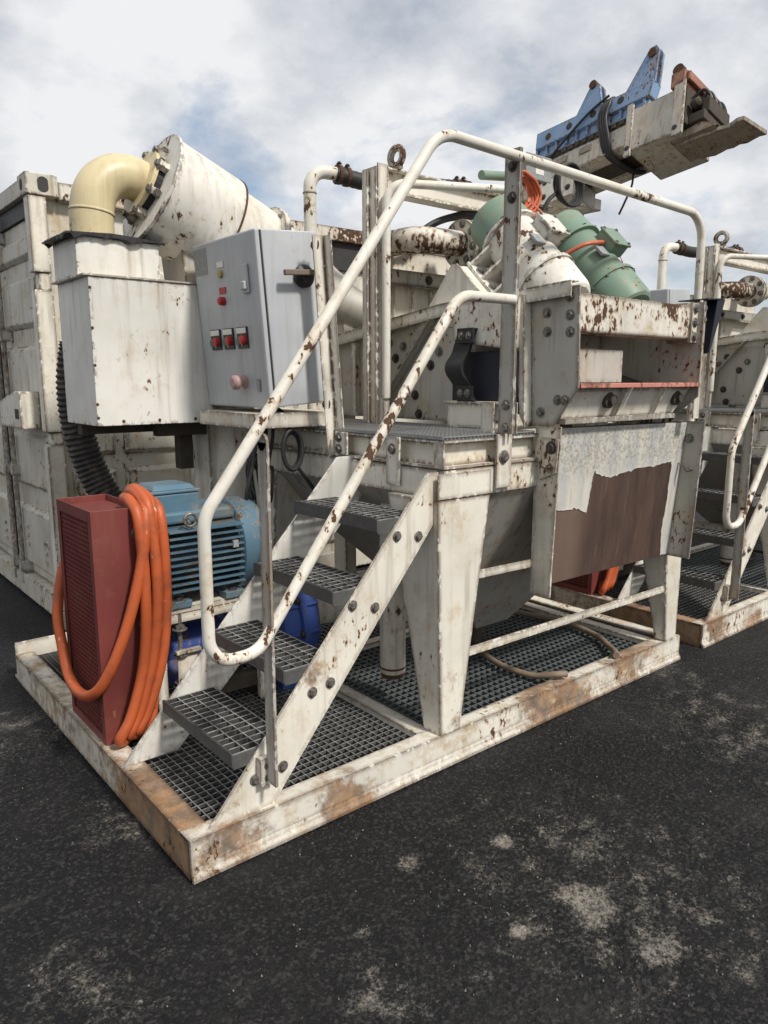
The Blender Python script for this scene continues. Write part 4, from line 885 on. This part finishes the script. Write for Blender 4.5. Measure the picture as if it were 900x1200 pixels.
# ================================================================== things that stand once
# ---- tan hoses lying on the grating
o = MB().tube(smoothpath([(2.79, 2.62, .165), (2.735, 2.48, .150), (2.70, 2.36, .142), (2.69, 2.24, .141), (2.715, 2.12, .141), (2.75, 2.03, .168), (2.80, 2.00, .167)], 8), .0155, 12).build('hose', 'hose_tan', None, smooth=True)
tag(o, 'short tan rubber hose curling from the hopper outlet over the grating', 'hose')
o = MB().tube(smoothpath([(3.20, 3.16, .165), (3.32, 3.04, .168), (3.42, 2.80, .142), (3.48, 2.55, .142), (3.43, 2.27, .142), (3.33, 2.12, .145), (3.25, 2.03, .16), (3.20, 1.99, .162)], 8), .0165, 12).build('hose', 'hose_tan', None, smooth=True)
tag(o, 'long tan rubber hose arching across the grating behind the tie bar', 'hose')

b = MB()
for k in range(3):
    b.tube(smoothpath([(2.62 - .03 * k, 2.93, 2.205), (2.70, 2.90 - .01 * k, 2.30 + .01 * k), (2.82 + .02 * k, 2.88, 2.36 + .012 * k), (2.98, 2.87 - .02 * k, 2.39 + .01 * k), (3.15, 2.80, 2.405)], 6), .013, 8)
o = b.build('cable_bundle', 'cable_black', None, smooth=True); tag(o, 'black cables rising behind the rusty feed pipe elbow', 'cables')
# ---- junction box and cable coils on the beam
jb = thing('junction_box', 'small grey junction box with conduit stub above the white motor', 'junction box', (3.42, 2.85, 2.525))
MB().box(3.33, 3.53, 2.79, 2.90, 2.635, 2.755).build('case', 'grey_plate', jb, .006)
MB().box(3.322, 3.538, 2.782, 2.7895, 2.63, 2.76).build('lid', 'grey_plate', jb, .004)
MB().box(3.40, 3.47, 2.7805, 2.7815, 2.66, 2.705).build('sticker', 'plastic_white', jb)
MB().box(3.40, 3.46, 2.83, 2.87, 2.5255, 2.634).build('stand', 'white_rusty', jb, .002)
MB().tube([(3.02, 2.83, 2.60), (3.20, 2.84, 2.625), (3.329, 2.845, 2.66)], .024, 14).build('conduit', 'motor_green', jb, smooth=True)
for x in (3.37, 3.49): MB().lathe((x, 2.84, 2.6345), (0, 0, -1), [(0, .018), (.03, .016)], 12).build('cable_gland', 'plastic_black', jb)
b = MB(); rng = random.Random(5)
for k in range(5):
    b.tube(smoothpath([(3.27 + (.085 + .008 * k) * math.cos(a) + rng.uniform(-.012, .012), 2.785 - .012 * k, 2.53 + (.078 + .006 * k) * math.sin(a) + rng.uniform(-.01, .01)) for a in [2 * math.pi * q / 10 for q in range(10)]], 5, True), .0085, 8, True)
b.tube(smoothpath([(3.35, 2.76, 2.49), (3.38, 2.66, 2.40), (3.36, 2.55, 2.32), (3.2, 2.42, 2.27)], 6), .0085, 8)
b.tube(smoothpath([(3.37, 2.84, 2.61), (3.37, 2.80, 2.56), (3.34, 2.78, 2.50)], 6), .0085, 8)
o = b.build('cable_coil', 'cable_orange', None, smooth=True); tag(o, 'coil of orange cable hanging below the junction box', 'cable')
b = MB()
for k in range(4):
    b.tube(smoothpath([(3.70 + (.10 + .006 * k) * math.cos(a) + rng.uniform(-.008, .008), 2.80 - .012 * k, 2.64 + (.095 + .006 * k) * math.sin(a) + rng.uniform(-.008, .008)) for a in [2 * math.pi * q / 10 for q in range(10)]], 5, True), .010, 8, True)
b.tube(smoothpath([(3.53, 2.82, 2.70), (3.62, 2.80, 2.735), (3.72, 2.79, 2.74)], 6), .010, 8)
b.tube(smoothpath([(3.62, 2.79, 2.60), (3.54, 2.79, 2.55), (3.50, 2.80, 2.48), (3.48, 2.8, 2.40)], 6), .012, 8)
o = b.build('cable_coil', 'cable_black', None, smooth=True); tag(o, 'coil of thick black cable beside the junction box', 'cable')

# ---- shipping container
ct = thing('shipping_container', 'dirty off-white steel shipping container with ribbed double doors', 'container', (1.27, 4.72, 0))
X0, Y0, X1, Y1, ZT = 1.29, 4.68, 7.32, 7.12, 2.70
MB().box(X0 + .10, X1, Y0 + .07, Y1 - .05, .16, ZT - .06).build('shell', 'beige_wall', ct)
def casting(x, y, z, sx):
    o = MB().box(x, x + sx * .178 if sx > 0 else x, y, y + .162, z, z + .118).build('corner_casting', 'beige_wall', ct, .006)
    cx = x + sx * .095
    b = MB(); pr = [(cx + .030 * math.cos(a), z + .059 + (.016 if math.sin(a) > 0 else -.016) + .026 * math.sin(a)) for a in [2 * math.pi * k / 20 for k in range(20)]]
    b.prism(pr, 'y', y - .002, y + .004); b.build('casting_hole_shade', 'opening_dark', o)
    pr = [(y + .085 + .024 * math.cos(a), z + .059 + .032 * math.sin(a)) for a in [2 * math.pi * k / 16 for k in range(16)]]
    MB().prism(pr, 'x', x - .002, x + .004).build('casting_hole_shade', 'opening_dark', o)
casting(X0 - .02, Y0 - .01, ZT - .118, 1); casting(X0 - .02, Y0 - .01, 0.0, 1); casting(X0 - .02, Y1 - .15, ZT - .118, 1); casting(X0 - .02, Y1 - .15, 0, 1)
for y in (Y0, Y1 - .10):
    b = MB()
    for za, zb in ((.119, 1.16), (1.235, 2.06), (2.16, ZT - .119)): b.box(X0 - .01, X0 + .09, y, y + .09, za, zb)
    b.box(X0 + .02, X0 + .088, y + .01, y + .089, 1.161, 1.234).box(X0 + .02, X0 + .088, y + .01, y + .089, 2.061, 2.159)
    b.build('corner_post', 'white_rusty' if y == Y0 else 'beige_wall', ct, .004)
MB().box(X0, X0 + .10, Y0 + .153, Y1 - .153, ZT - .10, ZT - .004).build('door_header', 'beige_wall', ct, .004)
MB().box(X0 - .01, X0 + .10, Y0 + .153, Y1 - .153, .05, .20).build('door_sill', 'beige_wall', ct, .006)
MB().box(X0 + .035, X0 + .09, Y0 + .10, Y1 - .11, ZT - .20, ZT - .104).build('door_gasket', 'rubber', ct)
ym = (Y0 + Y1) / 2 - .10
for a, c_ in ((Y0 + .098, ym - .012), (ym + .012, Y1 - .105)):
    d = MB().box(X0 + .052, X0 + .09, a, c_, .215, ZT - .205).build('door', 'beige_wall', ct, .003)
    for za, zb in ((.27, .70), (.83, 1.20), (1.42, 1.76), (1.86, 2.17), (2.26, 2.41)):
        MB().hexa([(X0 + .0515, a + .05, za), (X0 + .0515, c_ - .05, za), (X0 + .0515, c_ - .05, zb), (X0 + .0515, a + .05, zb),
                   (X0 + .022, a + .075, za + .03), (X0 + .022, c_ - .075, za + .03), (X0 + .022, c_ - .075, zb - .03), (X0 + .022, a + .075, zb - .03)]).build('pressed_panel', 'beige_wall', d, .006)
        if za in (.83, 1.86): MB().box(X0 + .014, X0 + .0515, a + .002, a + .13, zb - .20, zb - .03).build('hinge_plate', 'beige_wall', d, .003)
    for q in (.74, .93):
        y = a + (c_ - a) * q
        rd = MB().tube([(X0 - .005, y, .13), (X0 - .005, y, ZT - .12)], .017, 12).build('lock_rod', 'grey_dirty', d, smooth=True)
        for z in (.22, .9, 1.8, 2.42): MB().box(X0 - .026, X0 + .051, y - .035, y + .035, z, z + .07).build('rod_keeper', 'grey_dirty', d, .004)
    for k in range(3):
        MB().box(X0 + .006, X0 + .0215, a + .20, a + .24, .36 + k * .06, .385 + k * .06).build('vent_louvre', 'beige_wall', d, .003)
        MB().box(X0 + .006, X0 + .0215, a + .62, a + .66, .42 + k * .06, .445 + k * .06).build('vent_louvre', 'beige_wall', d, .003)
MB().box(X0 + .03, X0 + .085, ym - .011, ym + .011, .215, ZT - .175).build('door_seal', 'rubber', ct)
lb = MB().prism([(4.86, 1.25), (5.36, 1.25), (5.36, 1.41), (4.98, 1.475), (4.86, 1.475)], 'x', X0 - .10, X0 + .0135).build('lock_box', 'white_paint', ct, .004)
MB().box(X0 - .103, X0 - .0995, 4.90, 4.98, 1.31, 1.37).build('lock_slot_shade', 'opening_dark', lb)
# long side: rails and pressed bands
MB().box(X0 + .16, X1 - .1, Y0 + .012, Y0 + .069, .03, .18).build('bottom_rail', 'beige_wall', ct, .005)
MB().box(X0 + .16, X1 - .1, Y0 + .004, Y0 + .069, ZT - .13, ZT - .03).build('top_rail', 'white_flaking', ct, .006)
MB().box(X0 + 1.75, X1 - .2, Y0 + .045, Y0 + .069, ZT - .33, ZT - .131).build('side_gap_shade', 'opening_dark', ct)  # dark strip painting the shaded gap below the top rail
for za, zb in ((.25, .62), (.68, .99), (1.07, 1.40), (1.5, 1.85), (1.95, 2.24)):
    for xa, xb in ((X0 + .14, X0 + .42), (X0 + .47, X0 + 1.70), (X0 + 1.78, X0 + 3.3), (X0 + 3.38, X1 - .15)):
        MB().hexa([(xa, Y0 + .0695, za), (xb, Y0 + .0695, za), (xb, Y0 + .0695, zb), (xa, Y0 + .0695, zb), (xa + .02, Y0 + .035, za + .03), (xb - .02, Y0 + .035, za + .03), (xb - .02, Y0 + .035, zb - .03), (xa + .02, Y0 + .035, zb - .03)]).build('pressed_panel', 'beige_wall', ct, .006)
casting(X1 - .158, Y0 - .01, ZT - .118, 1); casting(X1 - .158, Y0 - .01, 0, 1)

# ---- machine arm held up on a post behind
arm = thing('machine_arm', 'blue and cream hydraulic machine arm wrapped in black hose', 'machine arm')
MB().prism([(0, 0), (1.40, 0), (1.44, .15), (.0, .20)], 'y', -.01, .13).build('blue_rail', 'arm_blue', arm, .006)
b = MB()
b.box(0, 1.38, .03, .10, -.12, -.001)
for k in range(11): b.box(.0 + k * .133, .028 + k * .133, 0.0, .029, -.12, -.001)
b.box(0, 1.38, -.01, .10, -.136, -.1205); b.build('ribbed_flange', 'arm_blue', arm, .003)
MB().box(-.25, 1.66, .005, .44, -.195, -.1365).build('slide_rail', 'dark_grime', arm, .004)
for k in range(15): MB().box(.03 + k * .088, .075 + k * .088, -.016, .004, -.188, -.142).build('rail_tooth', 'dark_grime', arm, .003)
for u_ in (.17, .45, .75, 1.08): MB().lathe((u_, -.0102, .095), (0, -1, 0), [(0, .038), (.004, .038), (.005, .028)], 18).build('bolt_hole_shade', 'opening_dark', arm)
for tri_ in ([(.50, .165), (.84, .15), (.79, .42), (.74, .475), (.68, .475), (.64, .41)], [(1.10, .145), (1.44, .135), (1.46, .47), (1.43, .53), (1.36, .53), (1.32, .47)]):
    for v0 in (0.005, .085):
        MB().prism(tri_, 'y', v0, v0 + .035).build('hinge_plate', 'arm_blue', arm, .006)
    cx = sum(p[0] for p in tri_[3:5]) / 2; MB().lathe((cx, -.015, .455), (0, 1, 0), [(0, .045), (.15, .045)], 18).build('hinge_pin', 'rust', arm, smooth=True)
MB().box(-.35, 1.50, .0, .56, -.43, -.196).build('boom', 'arm_cream', arm, .012)
MB().box(-.32, 1.2, .03, .16, -.443, -.4305).box(-.32, 1.2, .42, .53, -.443, -.4305).build('boom_strip', 'arm_cream', arm, .003)
MB().box(1.22, 1.74, -.03, .60, -.54, -.10).build('head_block', 'arm_cream', arm, .012)
for u_ in (1.20, 1.70):
    MB().box(u_, u_ + (.07 if u_ < 1.5 else .11), -.06, -.031, -.60, -.05).build('head_flange', 'arm_cream', arm, .006); MB().lathe((u_ + .035, -.0602, -.52), (0, -1, 0), [(0, .026), (.003, .026), (.004, .02)], 14).build('bolt_hole_shade', 'opening_dark', arm)
MB().box(1.741, 1.80, .0, .54, -.46, -.10).build('head_end', 'dark_grime', arm, .003)
MB().box(1.66, 1.80, -.06, .60, -.099, .05).box(1.801, 1.84, -.03, .57, -.06, .03).box(1.801, 1.85, .50, .60, -.32, -.061).build('red_frame', 'rust_red', arm, .010)
for v_ in (.0, .12): MB().lathe((1.70, v_ - .02, .11), (0, 1, 0), [(0, .055), (.06, .055)], 16).build('roller', 'rust', arm, smooth=True)
MB().lathe((1.76, .50, -.06), (0, 1, 0), [(0, .045), (.06, .045)], 16).build('roller', 'rust_red', arm, smooth=True)
rng = random.Random(9)
for k in range(7):
    p = V((1.80 + rng.uniform(0, .06), .06 + .07 * k, -.28 + rng.uniform(-.10, .16)))
    MB().lathe(p, (1, rng.uniform(-.3, .3), rng.uniform(-.2, .2)), [(0, .03), (.02, .045), (.07, .04), (.09, .02)], 12).build('hose_fitting', 'dark_grime', arm, smooth=True)
MB().box(1.801, 1.96, .05, .52, -.46, -.37).box(1.90, 1.98, .10, .48, -.369, -.22).build('clamp_jaw', 'dark_grime', arm, .008)
b = MB(); n = 22; rim_ = []
for k in range(n):
    t = k / n
    if t < .5: rim_.append((1.70 + (2.36 - 1.70) * t * 2, .12 + rng.uniform(-.015, .015)))
    else: rim_.append((2.36 - (2.36 - 1.70) * (t - .5) * 2, .44 + rng.uniform(-.015, .015)))
b.prism(rim_, 'z', -.61, -.565); b.build('tail_plate', 'arm_dirty', arm, .004)
MB().tube(fillet([(2.20, .30, -.566), (2.20, .30, -.48), (2.27, .44, -.48), (2.27, .44, -.566)], .02, 4), .007, 8).build('tail_handle', 'white_rusty', arm, smooth=True)
MB().hexa([(1.62, .08, -.565), (2.08, .08, -.565), (2.08, .46, -.565), (1.62, .46, -.565), (1.62, .08, -.501), (1.92, .08, -.46), (1.92, .46, -.46), (1.62, .46, -.501)]).build('tail_bracket', 'arm_dirty', arm, .006)
b = MB()
for k in range(4):
    u0 = .88 + .028 * k
    b.tube(smoothpath([(u0, -.035, .10), (u0 - .02, -.05, -.05), (u0 + .02, -.045, -.25), (u0 + .05, .02, -.42 - .01 * k), (u0 + .10, .22, -.47 - .015 * k), (u0 + .14, .45, -.45 - .01 * k), (u0 + .10, .56, -.30), (u0 + .05, .54, -.05), (u0 + .02, .30, .16), (u0, .05, .205)], 6, True), .016, 8, True)
b.tube(smoothpath([(.95, -.03, .2), (.72, -.03, .12), (.50, -.035, -.02), (.30, -.035, -.16), (.22, -.02, -.2)], 6), .013, 8)
b.build('hydraulic_hose', 'cable_black', arm, smooth=True)
MB().tube(smoothpath([(1.02, .40, -.47), (1.0, .42, -.60), (.93, .43, -.74), (.86, .44, -.86)], 6), .011, 8).build('loose_cable', 'cable_black', arm, smooth=True)
for k in range(4):
    MB().tube(smoothpath([(1.80, .10 + .1 * k, -.18), (1.90, .12 + .1 * k, -.12 + .03 * (k % 2)), (1.96, .16 + .09 * k, -.22), (1.93, .18 + .08 * k, -.34)], 5), .016, 8).build('hydraulic_line', 'cable_black', arm, smooth=True)
MB().box(.05, 1.15, .18, .40, -.437, -.4305).build('wear_strip', 'dark_grime', arm)
for u_ in (.32, .62): MB().box(u_, u_ + .14, -.012, -.0005, -.31, -.24).build('slot_plate', 'arm_dirty', arm, .003)
MB().box(-.05, .50, .03, .50, -.66, -.444).build('mount_block', 'arm_cream', arm, .02)
MB().box(.10, .58, .0, .029, -.72, -.432).build('mount_plate', 'white_paint', arm, .004)
for q in ((.18, -.45), (.18, -.62), (.50, -.45), (.50, -.62)): bolt(arm, (q[0], 0, q[1]), (0, -1, 0), .022, 'dark')
uu = V((0, -.9889, .1486)); roll = R(16); xw = V((1, 0, 0)); ww = uu.cross(xw)
vv = xw * math.cos(roll) - ww * math.sin(roll); w2 = uu.cross(vv)
arm.matrix_world = Matrix(((uu.x, vv.x, w2.x, 7.0), (uu.y, vv.y, w2.y, 5.734), (uu.z, vv.z, w2.z, 4.074), (0, 0, 0, 1)))
ps = thing('arm_stand', 'white steel post standing behind and carrying the machine arm', 'post', (7.25, 5.45, 0))
MB().box(7.12, 7.38, 5.32, 5.58, .02, 3.42).build('post', 'white_paint', ps, .006)
MB().box(6.95, 7.55, 5.15, 5.75, 0, .02).build('base_plate', 'white_rusty', ps, .003)
MB().box(7.05, 7.45, 5.15, 5.65, 3.40, 3.52).build('head_plate', 'white_paint', ps, .005)
